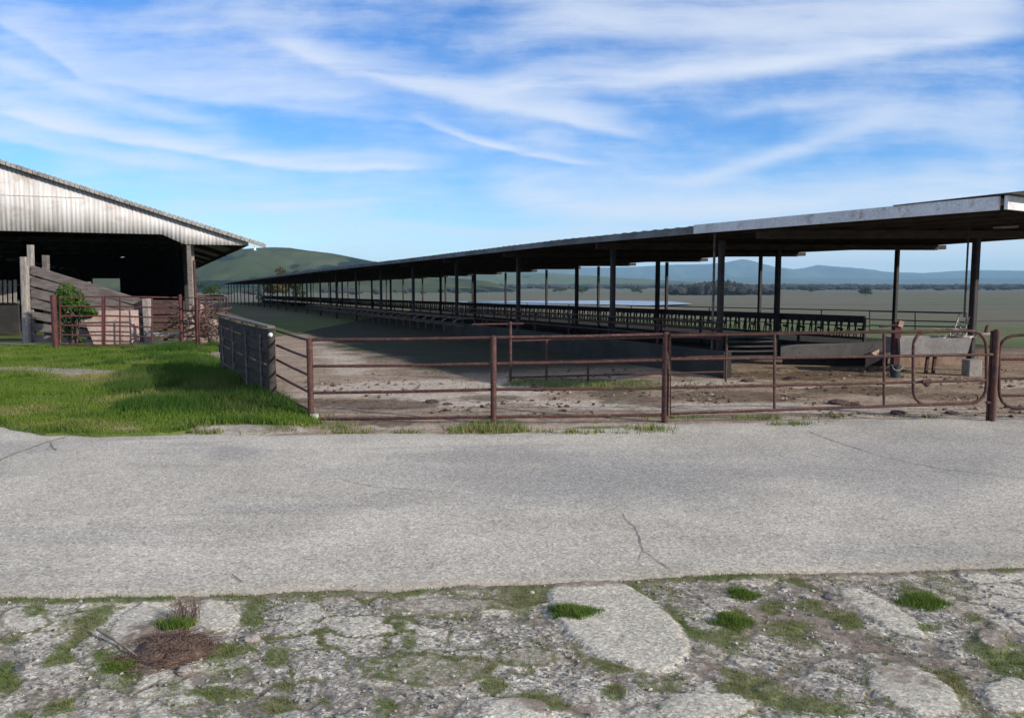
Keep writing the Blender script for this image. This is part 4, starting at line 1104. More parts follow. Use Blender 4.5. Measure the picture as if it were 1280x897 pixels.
# trough, buckets, post, block and curbs at the near end of the shed
t_ = thing('water_trough', base_at(1165, 16.2), 'long grey water trough on dark legs near the right end of the shed', 'trough')
a, b = at(1124, 443, 16.2), at(1214, 443, 16.2); zt0, zt1 = at(1170, 443.5, 16.2).z, at(1170, 422.5, 16.2).z
def tub(m, x0, x1, y0, y1, z0, z1, th=0.06, flare=0.05):
    o0 = [(x0 + flare, y0 + flare, z0), (x1 - flare, y0 + flare, z0), (x1 - flare, y1 - flare, z0), (x0 + flare, y1 - flare, z0)]
    o1 = [(x0, y0, z1), (x1, y0, z1), (x1, y1, z1), (x0, y1, z1)]
    i1 = [(x0 + th, y0 + th, z1), (x1 - th, y0 + th, z1), (x1 - th, y1 - th, z1), (x0 + th, y1 - th, z1)]
    i0 = [(x0 + th + flare, y0 + th + flare, z0 + th), (x1 - th - flare, y0 + th + flare, z0 + th), (x1 - th - flare, y1 - th - flare, z0 + th), (x0 + th + flare, y1 - th - flare, z0 + th)]
    v = o0 + o1 + i1 + i0
    fs = [(3, 2, 1, 0)]
    for r0 in (0, 4, 8):
        for i in range(4): fs.append((r0 + i, r0 + (i + 1) % 4, r0 + 4 + (i + 1) % 4, r0 + 4 + i))
    fs.append((12, 13, 14, 15))
    return m.add(v, fs)
tub(MB(), a.x, b.x, 16.2, 17.0, zt0, zt1).build('basin', 'trough_metal', t_)
MB().prism([(a.x + 0.08, 16.28, zt1 - 0.07), (b.x - 0.08, 16.28, zt1 - 0.07), (b.x - 0.08, 16.92, zt1 - 0.07), (a.x + 0.08, 16.92, zt1 - 0.07)], (0, 0, 0.01)).build('water', 'bucket_blue', t_)
for px in (1157, 1166):
    p = base_at(px, 16.4); q = at(px + (3 if px > 1150 else 0), 443, 16.4)
    MB().bar((p.x, p.y, p.z - 0.05), (q.x, q.y, zt0 + 0.01), 0.06, 0.06, (0, 1, 0)).build('leg', 'rust_pipe', t_)
t_ = thing('pipe_post', base_at(1118, 16.4), 'stout red-brown steel post with a pinkish bracket beside the water trough', 'post')
p = base_at(1118, 16.4); q = at(1118, 402, 16.4)
MB().bar((p.x, p.y, p.z - 0.1), (p.x, p.y, q.z), 0.15, 0.15, (0, 1, 0)).build('post', 'red_pipe', t_)
MB().bar((p.x + 0.03, p.y - 0.09, q.z - 0.1), (p.x + 0.06, p.y - 0.09, q.z + 0.02), 0.10, 0.03, (0, 1, 0)).build('bracket', 'pink_paint', t_)
MB().tube([(p.x - 0.4, p.y - 0.1, q.z - 0.10), (p.x - 0.02, p.y - 0.1, q.z - 0.06)], 0.02, 6).build('arm', 'dark_pipe', t_)

def bucket(px, Y, h, r, label):
    p = base_at(px, Y); t_ = thing('bucket', p, label, 'bucket')
    ring = []
    MB().tube([(p.x, p.y, p.z + 0.005), (p.x, p.y, p.z + h)], [r * 0.8, r], 18).build('body', 'bucket_blue', t_)
    MB().tube([(p.x + r * 1.03 * math.cos(u), p.y + r * 1.03 * math.sin(u), p.z + h) for u in np.linspace(0, 2 * math.pi, 19)], 0.012, 6).build('rim', 'bucket_blue', t_)
    MB().tube([(p.x + r * math.cos(u), p.y - 0.10, p.z + h - 0.02 + 0.03 - r * 0.9 * math.sin(u)) for u in np.linspace(0, math.pi, 9)], 0.006, 5).build('handle', 'pale_wire', t_)
bucket(1118.5, 15.6, 0.24, 0.105, 'dark blue bucket on the dirt below the left end of the water trough')
t_ = MB().bar(base_at(1214, 15.9) + Vector((0, 0, -0.05)), base_at(1214, 15.9) + Vector((0, 0, 0.33)), 0.27, 0.27, (0, 1, 0), 0.02).build('concrete_block', 'concrete', None)
tag(t_, 'square grey concrete block below the right end of the water trough', 'block')
# tangled pale wire on the trough
def tangle(name, label, cat, c, rx, rz, n, mat, seed, rad=0.009, grp=None):
    rr = random.Random(seed); m = MB()
    for i in range(n):
        p = Vector((c[0] + rr.uniform(-rx, rx), c[1] + rr.uniform(-rx, rx) * 0.5, c[2] + rr.uniform(0, rz * 0.6))); pts = [p.copy()]
        d = Vector((rr.uniform(-1, 1), rr.uniform(-.5, .5), rr.uniform(-.2, 1))).normalized()
        for j in range(4):
            d = (d + Vector((rr.uniform(-1, 1), rr.uniform(-1, 1), rr.uniform(-1.1, .6))) * 0.6).normalized()
            p = p + d * rx * 0.42; p.z = max(p.z, c[2]); pts.append(p.copy())
        m.tube(pts, rad, 5, False)
    return tag(m.build(name, mat), label, cat, grp)
c_ = at(1206, 422, 16.9)
tangle('wire_tangle', 'tangle of bent pale wire on the right end of the water trough', 'wire', (c_.x, c_.y, c_.z), 0.27, 0.3, 34, 'pale_wire', 5, 0.014)
# raised concrete slab and brown curb
def wall_px(name, label, x0, x1, Y0, Y1, yt0, yt1, th, mat, cat='wall', bot=-0.2, lift=None):
    if lift is not None: bot = lift
    a, b = at(x0, yt0, Y0), at(x1, yt1, Y1)
    d_ = (b - a); d_.z = 0; nrm = Vector((-d_.y, d_.x, 0)).normalized() * th
    m = MB()
    n = 8
    for i in range(n):
        p, q = a.lerp(b, i / n), a.lerp(b, (i + 1) / n)
        m.prism([(p.x, p.y, ztf(p.x, p.y) + bot), (q.x, q.y, ztf(q.x, q.y) + bot), q, p], nrm)
    return tag(m.build(name, mat), label, cat)
wall_px('concrete_bunk', 'pale grey concrete feed bunk wall between the red panel and the water trough', 976, 1112, 18.3, 17.6, 433, 428, 0.5, 'bunk_concrete', 'wall', lift=0.20)
wall_px('shadow_plinth', 'added dark strip standing in for the shadow under the pale grey feed bunk wall', 978, 1110, 18.5, 17.8, 449, 444, 0.3, 'shaded_concrete', 'plinth')  # added dark strip that paints the shadow in the hollow below the bunk
wall_px('brown_curb', 'low brown earth-stained curb behind the water trough and gate post', 1122, 1500, 18.0, 19.5, 446, 441, 0.25, 'brown_curb', 'curb')
q = [at(1082, 445, 17.4), at(1114, 428, 17.9), at(1118, 428, 18.6), at(1092, 432, 19.0)]
m = MB().prism([(p.x, p.y, p.z) for p in q], (0, 0, -0.25))
tag(m.build('concrete_ramp', 'pink_concrete'), 'small pinkish concrete ramp left of the stout red-brown post', 'ramp')

# ------------------------------------------------------------------ dark board fence on the left of the yard
Yn, Yf = 11.9, 16.9
A, B = base_at(341, Yn), base_at(275, Yf)
f = thing('board_fence', A, 'weathered dark board fence standing in tall grass with a white insulator on its end post', 'fence')
hA, hB = at(341, 409.5, Yn).z - A.z, at(275, 393, Yf).z - B.z
def FB_(u, h): return A.lerp(B, u) + Vector((0, 0, h))
side = (B - A).cross(Vector((0, 0, 1))).normalized()
rows = 6
for i in range(rows):
    h = 0.06 + (i + 0.5) * (hA - 0.1) / rows
    w_ = (hA - 0.1) / rows - 0.004
    off = side * (0.02 * (i % 2))
    uu = [0.01, 0.48 + 0.04 * math.sin(i * 3), 0.99]
    MB().bar(FB_(uu[0], h + 0.008 * math.sin(i * 5)) + off, FB_(uu[1], h) + off, 0.035, w_).bar(FB_(uu[1] + 0.004, h + 0.01 * math.cos(i)) + off, FB_(uu[2], h * hB / hA) + off, 0.035, w_ * 0.95).build('board', 'dark_wood', f)
for u in (0.25, 0.5, 0.75, 1.0):
    MB().bar(FB_(u, -0.2) + side * 0.085, FB_(u, hA * (1 - u) + hB * u - 0.02) + side * 0.085, 0.11, 0.11, tuple(side)).build('post', 'dark_wood', f)
for u in (0.12, 0.36, 0.62, 0.86):
    MB().bar(FB_(u, 0.1) - side * 0.036, FB_(u, hA - 0.12) - side * 0.036, 0.06, 0.02, tuple(side)).build('batten', 'old_wood', f)
p = A + Vector((0.02, -0.05, 0))
MB().tube([p - Vector((0, 0, 0.2)), p + Vector((-0.01, 0, hA * 0.5)), p + Vector((0, 0, hA - 0.02))], [0.07, 0.064, 0.058], 10).build('end_post', 'dark_wood', f)
MB().bar(FB_(-0.01, hA + 0.012), FB_(1.0, hB + 0.012), 0.11, 0.03).build('cap_rail', 'old_wood', f)
p = p + Vector((0.01, -0.07, hA - 0.10)); MB().rock(p, (0.034, 0.03, 0.032), 4).build('insulator', 'white_plastic', f)

# ------------------------------------------------------------------ corral on the left
YK = 24.0
CG = 'pipe gates of the corral on the left'
def corral_panel(label, x0, x1, Y0, Y1, ytop, ybot, n, ups, mat='red_pipe', r=0.025):
    rails = [(ytop[0] + (ybot[0] - ytop[0]) * i / (n - 1), ytop[1] + (ybot[1] - ytop[1]) * i / (n - 1)) for i in range(n)]
    return gate(label, x0, x1, Y0, Y1, rails, ups, r=r, mat=mat, name='corral_gate', group=CG, stile=0.032)
t_ = thing('corral_post', base_at(70, YK), 'thick rusty corral post in front of the loading chute, left end of the gates', 'post')
post(t_, 70, YK, 370, 0.085, mat='red_pipe')
corral_panel('rusty corral gate in front of the green shrub', 75, 129, YK + 0.05, YK + 0.4, (371, 370.5), (430, 431), 6, [128])
corral_panel('rusty corral gate in front of the pink slab and brown boards', 131, 226, YK + 0.4, YK + 1.0, (370.5, 372), (430.5, 435), 6, [150, 190])
corral_panel('narrow rusty corral gate in front of the pale rubble', 228, 249, YK + 1.0, YK + 0.6, (372, 371.5), (436, 437), 5, [])
corral_panel('rusty corral panel with many uprights next to the dark board fence', 246, 283, YK + 0.2, YK + 4.5, (372, 371.5), (434, 426), 5, [257, 265, 274])
t_ = thing('corral_post', base_at(227, YK + 1.0), 'slim rusty corral post between the gates left of the pale rubble', 'post')
post(t_, 227.5, YK + 0.95, 369, 0.05, mat='red_pipe')
t_ = thing('corral_post', base_at(246, YK + 0.3), 'tall thin red pipe rising above the corral at the barn corner', 'post')
post(t_, 246.5, YK + 0.3, 326, 0.04, mat='red_pipe')

# loading chute of weathered boards
YS = 27.0
ch = thing('loading_chute', base_at(100, YS), 'weathered grey board loading chute sloping down behind the corral gates', 'chute')
for (xa, xb, yl, yr, yy) in ((39, 180, 329, 374, YS), (39, 180, 329, 374, YS + 1.4)):
    for i in range(7):
        y0, y1 = yl + 3 + i * 14.2, yr + 3 + i * 9.0
        if y1 > 432: break
        MB().bar(at(xa, y0 + 5, yy), at(xb, y1 + 3.5, yy), 0.04, 0.30 if i < 3 else 0.26, (0, 0, 1)).build('board', 'chute_wood', ch)
for px, ytop, w_, yy, mm in ((31, 331, 0.20, YS - 0.12, 'pale_post_wood'), (30, 321, 0.22, YS + 1.55, 'pale_post_wood'), (38, 306, 0.18, YS + 0.12, 'pale_post_wood'), (57, 319, 0.2, YS + 1.55, 'old_wood'), (183, 373, 0.24, YS - 0.15, 'pale_post_wood'), (172, 374, 0.2, YS + 1.5, 'old_wood'), (110, 352, 0.16, YS + 1.5, 'old_wood')):
    b = base_at(px + 3, yy); q = at(px, ytop, yy)
    MB().bar((b.x, b.y, b.z - 0.2), q, w_, w_ * 0.9, (0, 1, 0)).build('post', mm, ch)
m = MB()
a, b, c, d_ = at(40, 372, YS), at(178, 426, YS), at(178, 426, YS + 1.4), at(40, 372, YS + 1.4)
c.z = b.z; d_.z = a.z
m.prism([a, b, c, d_], (0, 0, -0.06)); m.build('ramp_floor', 'old_wood', ch)

t_ = thing('plank_wall', base_at(205, 28.2), 'dark brown plank wall behind the corral gates right of the chute', 'wall')
for i in range(5):
    MB().bar(at(183, 379 + i * 9.5, 28.2), at(229, 379.5 + i * 9.6, 28.4), 0.04, 0.235).build('plank', 'brown_board', t_)
for px in (186, 207, 228):
    b = base_at(px, 28.45); q = at(px, 376, 28.45)
    MB().bar((b.x, b.y, b.z - 0.1), q, 0.12, 0.12, (0, 1, 0)).build('post', 'brown_board', t_)
# pinkish slab and rubble
q = [at(101, 389, 25.6), at(160, 388, 25.9), at(162, 431, 25.9), at(118, 432, 25.6)]
tag(MB().prism(q, (0.1, 0.5, 0.0)).build('concrete_slab', 'pink_concrete'), 'pale pink slab of concrete propped behind the corral gates', 'slab')
def rocks(name, label, cat, lst, mat, grp, sub=2):
    for (px, Y, rx, rz, sd), lb in zip(lst, label):
        p = base_at(px, Y)
        o = MB().rock((p.x, p.y, p.z + rz * 0.4), (rx, rx * 0.8, rz), sd, sub).build(name, mat)
        tag(o, lb, cat, grp)
rocks('rubble_block', ['large pale lump of rubble behind the narrow corral gate', 'pinkish lump of rubble leaning on top of the heap by the barn corner', 'tan lump of rubble beside the dark board fence', 'small pale lump of rubble at the foot of the corral'], 'rubble',
      [(237, 25.7, 0.34, 0.75, 11), (250, 26.3, 0.34, 1.0, 12), (262, 25.9, 0.42, 0.62, 13), (252, 25.2, 0.25, 0.22, 14)], 'rubble', 'rubble by the corral', 2)
c_ = base_at(255, 25.6)
tangle('brush_pile', 'pile of dry reddish brush on the rubble beside the dark board fence', 'brush', (c_.x, c_.y, c_.z + 0.3), 0.55, 1.2, 70, 'dead_plant', 8, 0.016)
c_ = base_at(205, 25.6)
m = MB()
for i in range(5):
    p = at(184 + i * 9, 417 + (i % 3) * 2.4, 25.9); m.bar(p, p + Vector((0.5, 0.1, 0.01)), 0.25, 0.045)
tag(m.build('plank_stack', 'pale_concrete'), 'pale planks stacked low behind the corral gate right of the chute', 'planks')

# ------------------------------------------------------------------ white barn
B0 = Vector((-12.9, 32.0))      # foot of the front post; b runs along n, e along d
def bp(b, e, z): return Vector((B0.x + b * NX + e * DX, B0.y + b * NY + e * DY, z))
def b_for_px(px):
    lo, hi = -25, 25
    for _ in range(60):
        m_ = (lo + hi) / 2; p = bp(m_, 0, 0)
        if project(p.x, p.y, CAM_Z)[0] < px: lo = m_
        else: hi = m_
    return lo
def bz(px, py): p = bp(b_for_px(px), 0, 0); return at(px, py, p.y).z
RB, EB = b_for_px(4), b_for_px(313)
RZ, EZ = bz(4, 200), bz(313, 300.5)
HALF = EB - RB
ZL, ZM = bz(100, 290.5), bz(270, 306)
K1, K2 = b_for_px(205), b_for_px(232)
LEN = 108.0
g0 = ztf(B0.x, B0.y)
barn = thing('hay_barn', bp(RB, 0, g0), 'open fronted barn with a dirty white corrugated gable', 'barn')
def gab_top(b): return EZ + (RZ - EZ) * (1 - abs(b - RB) / HALF)
def gab_bot(b):
    u = abs(b - RB) + RB
    return float(np.interp(u, [K1, K2], [ZL, ZM]))
m, t = newmat('barn_white')
p = t.pos()
stv = t.noise(t.scale(p, (1.6, 1.6, 0.12)), 2.6, 6, 0.7)
stf = t.noise(t.scale(p, (6, 6, 0.3)), 2.0, 4, 0.7)
ptch = t.noise(t.scale(p, (1, 1, 1.5)), 0.9, 5, 0.65)
col = t.mix(t.step(stv, 0.40, 0.70), (0.56, 0.555, 0.56), (0.41, 0.395, 0.39))
col = t.mix(t.m('MULTIPLY', t.step(stf, 0.46, 0.70), 0.6), col, (0.30, 0.275, 0.265))
col = t.mix(t.m('MULTIPLY', t.step(ptch, 0.50, 0.70), 0.6), col, (0.28, 0.235, 0.205))
t.out(col, 0.6, t.bump(stf, 0.1, 0.01), spec=0.3)
M['barn_white'] = m
def gable_sheet(name, lo_f, hi_f, e):
    bs = np.arange(RB - HALF, RB + HALF + 1e-6, 0.03)
    bs = bs[[hi_f(b) - lo_f(b) > 0.02 for b in bs]]
    pro = 0.012 * np.sin(bs * 2 * np.pi / 0.15)
    v = []; keep = []
    for b, w_ in zip(bs, pro):
        l, h = lo_f(b), hi_f(b)
        if h - l < 0.02: h = l + 0.02
        v += [bp(b, e + w_, l), bp(b, e + w_, h), bp(b, e + w_ + 0.012, h), bp(b, e + w_ + 0.012, l)]
    fs = []
    for i in range(len(bs) - 1):
        a, c = 4 * i, 4 * (i + 1)
        fs += [(a, c, c + 1, a + 1), (a + 1, c + 1, c + 2, a + 2), (a + 2, c + 2, c + 3, a + 3), (a + 3, c + 3, c, a)]
    MB().add(v, fs, True).build(name, 'barn_white', barn)
ZSEAM = bz(50, 245)
gable_sheet('gable_wall', gab_bot, lambda b: gab_top(b) - 0.05, 0.0)
MB().bar(bp(RB - 4.2, -0.02, ZSEAM), bp(b_for_px(110), -0.02, ZSEAM), 0.012, 0.025).build('lap_strip', 'barn_white', barn)
# roof: two corrugated slopes, with the rough sheet ends showing along the rake
def barn_roof(sign):
    es = np.arange(-0.2, LEN, 0.12); bs = np.linspace(0, HALF + 0.02, 26)
    E, Bq = np.meshgrid(es, bs, indexing='ij')
    Z = RZ + (EZ - RZ) * Bq / HALF + 0.03 * np.sin(E * 2 * np.pi / 0.48) + 0.02 * np.sin(Bq * 9 + E * 0.3) * (E < 0)
    b = RB + sign * Bq
    X = B0.x + b * NX + E * DX; Y = B0.y + b * NY + E * DY
    top = np.stack([X, Y, Z], -1).reshape(-1, 3); N = len(top)
    v = np.concatenate([top, top - np.array([0, 0, 0.03])]) - np.array(barn.location)
    nr, nc = len(es), len(bs); f = grid_faces(nr, nc); idx = np.arange(N).reshape(nr, nc)
    def strip(e): return np.stack([e[:-1], e[1:], e[1:] + N, e[:-1] + N], 1)
    fs = np.concatenate([f, f[:, ::-1] + N, strip(idx[0]), strip(idx[-1]), strip(idx[:, 0]), strip(idx[:, -1])])
    o = mesh_np('roof', v, fs, 'barn_roof'); o.parent = barn
mottle('barn_roof', (0.30, 0.285, 0.27), (0.19, 0.175, 0.16), (0.13, 0.11, 0.10), sc=2.2, fine=12, rough=0.8, bump=0.3)
barn_roof(1); barn_roof(-1)
# rake: scalloped sheet ends over a trim board
for sg in (1, -1):
    m = MB(); n = 56
    for i in range(n):
        q0, q1 = HALF * 1.075 * i / n, HALF * 1.075 * (i + 1) / n
        z0, z1 = RZ + (EZ - RZ) * q0 / HALF, RZ + (EZ - RZ) * q1 / HALF
        b0, b1 = RB + sg * q0, RB + sg * (q1 - 0.02)
        m.prism([bp(b0, -0.23, z0 - 0.10), bp(b1, -0.23, z1 - 0.10), bp(b1, -0.23, z1 + 0.045), bp(b0, -0.23, z0 + 0.07)], bp(0, 0.12, 0) - bp(0, 0, 0))
    m.build('rake_trim', 'barn_roof', barn)
MB().tube([bp(RB, -0.25, RZ + 0.05), bp(RB, LEN, RZ + 0.05)], 0.09, 8).build('ridge_cap', 'barn_roof', barn)
# eave boards, posts, side wall, back wall with an opening, rafters
for sg in (1, -1):
    b = RB + sg * (HALF - 0.05)
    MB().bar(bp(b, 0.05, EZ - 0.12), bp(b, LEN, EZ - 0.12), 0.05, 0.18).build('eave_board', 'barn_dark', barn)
def bpost(b, e, w_, ztop, mat='old_wood'):
    p = bp(b, e, 0); z0 = ztf(p.x, p.y)
    MB().bar((p.x, p.y, z0 - 0.2), (p.x, p.y, ztop), w_, w_, (NX, NY, 0)).build('post', mat, barn)
bpost(b_for_px(237.5), 0.14, 0.17, ZM + 0.4, 'old_wood')
bpost(b_for_px(243), 0.9, 0.12, ZM + 0.3, 'pale_post_wood')
bpost(2 * RB - b_for_px(237), 0.14, 0.2, ZM + 0.3)
for e in np.arange(6, LEN, 12):
    for b in (b_for_px(238), 2 * RB - b_for_px(238)):
        bpost(b, e, 0.2, gab_top(b) - 0.05, 'barn_dark')
for e in np.arange(4, LEN, 8):
    m = MB()
    for sg in (1, -1): m.bar(bp(RB, e, RZ - 0.18), bp(RB + sg * (HALF - 0.1), e, EZ - 0.18), 0.08, 0.22)
    m.bar(bp(RB - HALF * 0.72, e, gab_top(RB + HALF * .72) - 0.3), bp(RB + HALF * 0.72, e, gab_top(RB + HALF * .72) - 0.3), 0.08, 0.2)
    m.build('truss', 'barn_dark', barn)
wz = ZM + 0.35
for b in (b_for_px(240), 2 * RB - b_for_px(240)):
    gz = ztf(*bp(b, LEN / 2, 0)[:2])
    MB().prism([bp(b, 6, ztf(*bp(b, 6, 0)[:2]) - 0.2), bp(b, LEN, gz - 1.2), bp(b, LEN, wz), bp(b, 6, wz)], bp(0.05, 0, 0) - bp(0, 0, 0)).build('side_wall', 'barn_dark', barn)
def e_px(px, b_lo=-40):  # lateral b at the far end for a pixel
    lo, hi = -40, 40
    for _ in range(60):
        m_ = (lo + hi) / 2; p = bp(m_, LEN, 0)
        if project(p.x, p.y, CAM_Z)[0] < px: lo = m_
        else: hi = m_
    return lo
o0, o1 = e_px(116), e_px(150); pz = bp((o0 + o1) / 2, LEN, 0); oz = at(128, 348, pz.y).z
gz = ztf(pz.x, pz.y) - 0.3
bl, brr = RB - HALF + 0.05, RB + HALF - 0.05
def back(x0, x1, z0f, z1f):
    m = MB(); xs_ = np.linspace(x0, x1, 9)
    for a, b in zip(xs_[:-1], xs_[1:]):
        m.prism([bp(a, LEN, z0f(a)), bp(b, LEN, z0f(b)), bp(b, LEN, z1f(b)), bp(a, LEN, z1f(a))], bp(0, 0.05, 0) - bp(0, 0, 0))
    return m
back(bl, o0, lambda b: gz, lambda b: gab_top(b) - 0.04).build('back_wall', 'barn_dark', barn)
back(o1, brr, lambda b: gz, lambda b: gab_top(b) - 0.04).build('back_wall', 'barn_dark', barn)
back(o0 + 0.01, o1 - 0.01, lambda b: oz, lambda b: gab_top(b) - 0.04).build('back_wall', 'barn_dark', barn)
# a small pale lamp under the eave
p = bp(b_for_px(320), -0.3, 0)
c_ = at(318.5, 312, p.y)
hang = thing('eave_lamp', (c_.x, c_.y, c_.z), 'small white lamp hanging under the right eave of the barn', 'lamp')
MB().tube([c_ + Vector((0, 0, 0.30)), c_ + Vector((0, 0, 0.07))], 0.015, 6).build('stem', 'pale_wire', hang)
MB().tube([c_ + Vector((0, 0, 0.09)), c_ + Vector((0, 0, 0.06)), c_ + Vector((0, 0, -0.03))], [0.015, 0.035, 0.065], 12).build('shade', 'white_plastic', hang)
# vertical slat fence inside the barn mouth
sf = thing('slat_fence', base_at(8, 33.5), 'row of pale upright slats just inside the mouth of the barn', 'fence')
for i, px in enumerate((-22, -16.5, -11, -5.5, 0.5, 6.5, 12.5, 19)):
    a, b = at(px, 350, 33.5), at(px, 378, 33.5)
    MB().bar(b, a + Vector((0, 0, 0.02 * math.sin(i * 3))), 0.13, 0.03, (0, 1, 0)).build('slat', 'pale_post_wood', sf)
a, b = at(-26, 378, 33.6), at(24, 378, 33.6)
MB().bar(a, b, 0.06, 0.1).build('rail', 'old_wood', sf)
a, b = at(-26, 356, 33.6), at(24, 356, 33.6)
MB().bar(a, b, 0.05, 0.08).build('rail', 'old_wood', sf)
q = [base_at(-26, 33.65), base_at(24, 33.65)]
MB().prism([q[0], q[1], (q[1].x, q[1].y, b.z - 0.62), (q[0].x, q[0].y, b.z - 0.62)], (0, 0.12, 0)).build('plinth', 'barn_dark', sf)

# ------------------------------------------------------------------ plants
def leaf_cloud(n, c, r, size, seed, lumps=9, flat=1.0):
    g = np.random.default_rng(seed)
    cen = g.normal(0, 0.42, (lumps, 3)); cr = g.uniform(0.28, 0.5, lumps)
    k = g.integers(0, lumps, n)
    d = g.normal(0, 1, (n, 3)); d /= np.linalg.norm(d, axis=1)[:, None]
    p = cen[k] + d * (cr[k] * g.uniform(0.4, 1.0, n) ** 0.5)[:, None]
    p = p * np.array(r) + np.array(c)
    a = g.normal(0, 1, (n, 3)); a /= np.linalg.norm(a, axis=1)[:, None]
    b = np.cross(a, g.normal(0, 1, (n, 3))); b /= np.linalg.norm(b, axis=1)[:, None]
    s = size * g.uniform(0.6, 1.3, n)[:, None]
    v = np.stack([p - a * s, p + b * s * 0.55, p + a * s, p - b * s * 0.55], 1).reshape(-1, 3)
    return v, np.arange(4 * n).reshape(-1, 4)

def tree(label, px, Y, h, rx, mat, seed, n=700, cat='tree', name='tree', trunk=0.35, size=None, grp=None):
    b = base_at(px, Y)
    t_ = thing(name, b, label, cat, grp)
    cz = h * (trunk + (1 - trunk) * 0.5)
    v, f = leaf_cloud(n, (0, 0, cz), (rx, rx, h * (1 - trunk) * 0.55), size or h * 0.05, seed)
    o = mesh_np('crown', v, f, mat, smooth=False); o.parent = t_
    m = MB(); rr = random.Random(seed)
    m.tube([b - Vector((0, 0, 0.3)), b + Vector((0.02 * h, 0, h * trunk)), b + Vector((0.01 * h, 0.01 * h, h * 0.75))], [h * 0.035, h * 0.026, h * 0.008], 7)
    for i in range(5):
        q = b + Vector((0.015 * h, 0, h * (trunk * 0.8 + 0.08 * i)))
        m.tube([q, q + Vector((rr.uniform(-1, 1) * rx * 0.7, rr.uniform(-1, 1) * rx * 0.7, h * 0.22))], [h * 0.016, h * 0.005], 5)
    m.build('trunk', 'bark', t_)
    return t_
def shrub():
    b = base_at(93, 25.4)
    t_ = thing('shrub', b, 'leafy green shrub growing against the loading chute behind the corral', 'shrub')
    v1, f1 = leaf_cloud(3000, (0.0, 0, 1.55), (0.50, 0.45, 0.62), 0.05, 5, 14)
    v2, f2 = leaf_cloud(900, (-0.25, 0.1, 0.7), (0.45, 0.4, 0.6), 0.07, 6, 8)
    v3, f3 = leaf_cloud(500, (0.55, 0, 1.15), (0.4, 0.35, 0.3), 0.065, 7, 6)
    f = np.concatenate([f1, f2 + len(v1), f3 + len(v1) + len(v2)])
    o = mesh_np('foliage', np.concatenate([v1, v2, v3]), f, 'shrub_leaf', smooth=False); o.parent = t_
    m = MB(); rr = random.Random(3)
    for i in range(9):
        m.tube([b + Vector((rr.uniform(-.1, .1), 0, -0.1)), b + Vector((rr.uniform(-.4, .3), rr.uniform(-.2, .2), 0.9)), b + Vector((rr.uniform(-.5, .5), rr.uniform(-.2, .2), 1.7))], [0.03, 0.02, 0.006], 5)
    m.build('stem', 'bark', t_)
shrub()
tree('rounded dark green tree beyond the corner of the barn', 263, 165, 3.6, 2.0, 'tree_green', 21, 900, trunk=0.12)
tree('brownish tree at the far end of the long shed, its top above the roof', 357, 168, 6.0, 2.4, 'tree_brown', 22, 900, trunk=0.3)
tree('olive brown bushy tree left of the taller one at the far end of the shed', 338, 172, 4.6, 2.4, 'tree_brown', 23, 900, trunk=0.15)
tree('green bushy tree right of the taller one at the far end of the shed', 372, 170, 4.2, 1.8, 'tree_green', 24, 800, trunk=0.15)
FT = 'single trees out on the plain'
for i, (px, Y, h, rx, lb) in enumerate(((1082, 820, 9, 8, 'dark round tree standing alone in the field behind the right hand shed posts'), (1012, 1150, 9, 9, 'small dark tree out in the field beyond the pale concrete bunk wall'),
                                        (1150, 1500, 11, 12, 'wide low tree on the plain just right of the slim far shed post'), (728, 1000, 9, 9, 'dark tree behind the lake, right of the post in mid shed'),
                                        (700, 1050, 8, 10, 'low wide tree on the far shore of the lake'), (795, 1100, 9, 10, 'tree behind the lake beside the thick pale post'))):
    tree(lb, px, Y, h, rx, 'tree_green', 40 + i, 420, trunk=0.12, size=1.1, grp=FT)

# grass tufts on the broken paving
def tuft(label, px, py, rx, h, n, seed, mat='tuft_blade', name='grass_tuft', cat='grass tuft', grp='grass tufts on the broken paving'):
    global rng
    keep = rng; rng = np.random.default_rng(seed)
    p = gp(px, py)
    a = rng.uniform(0, 6.28, n); q = rng.uniform(0, 1, n) ** 0.6 * rng.uniform(0.75, 1.2, n)
    x = p.x + np.cos(a) * q * rx * (1 + 0.35 * np.sin(3 * a + seed)); y = p.y + np.sin(a) * q * rx * 0.75 * (1 + 0.3 * np.cos(2 * a + seed))
    hh = h * rng.uniform(0.5, 1.1, n) * (1.15 - 0.6 * q)
    v, f, d = blades(x, y, verge_sample(x, y, 'z') * 1.0, hh, rng.uniform(0.003, 0.006, n), rng.uniform(0.15, 0.85, n), rng.uniform(0, 6.28, n), np.zeros(n))
    o = mesh_np(name, v, f, mat, {'dry': d}, smooth=False)
    tag(o, label, cat, grp)
    rng = keep
tuft('round green grass tuft at the left rim of the smooth egg shaped slab', 714, 766, 0.125, 0.055, 2600, 1)
tuft('small green grass tuft close to the road edge right of the egg shaped slab', 929, 742, 0.085, 0.045, 1500, 2)
tuft('green grass tuft in brown dirt, below the small one by the road edge', 915, 776, 0.10, 0.05, 1700, 3)
tuft('bright green grass tuft between two pale slabs on the right', 1154, 751, 0.135, 0.05, 2400, 4)
tuft('green grass tuft sprouting from the dead brown clump', 222, 783, 0.09, 0.075, 900, 5)
tuft('low bright grass tuft below the dead brown clump', 150, 833, 0.09, 0.03, 1200, 6)

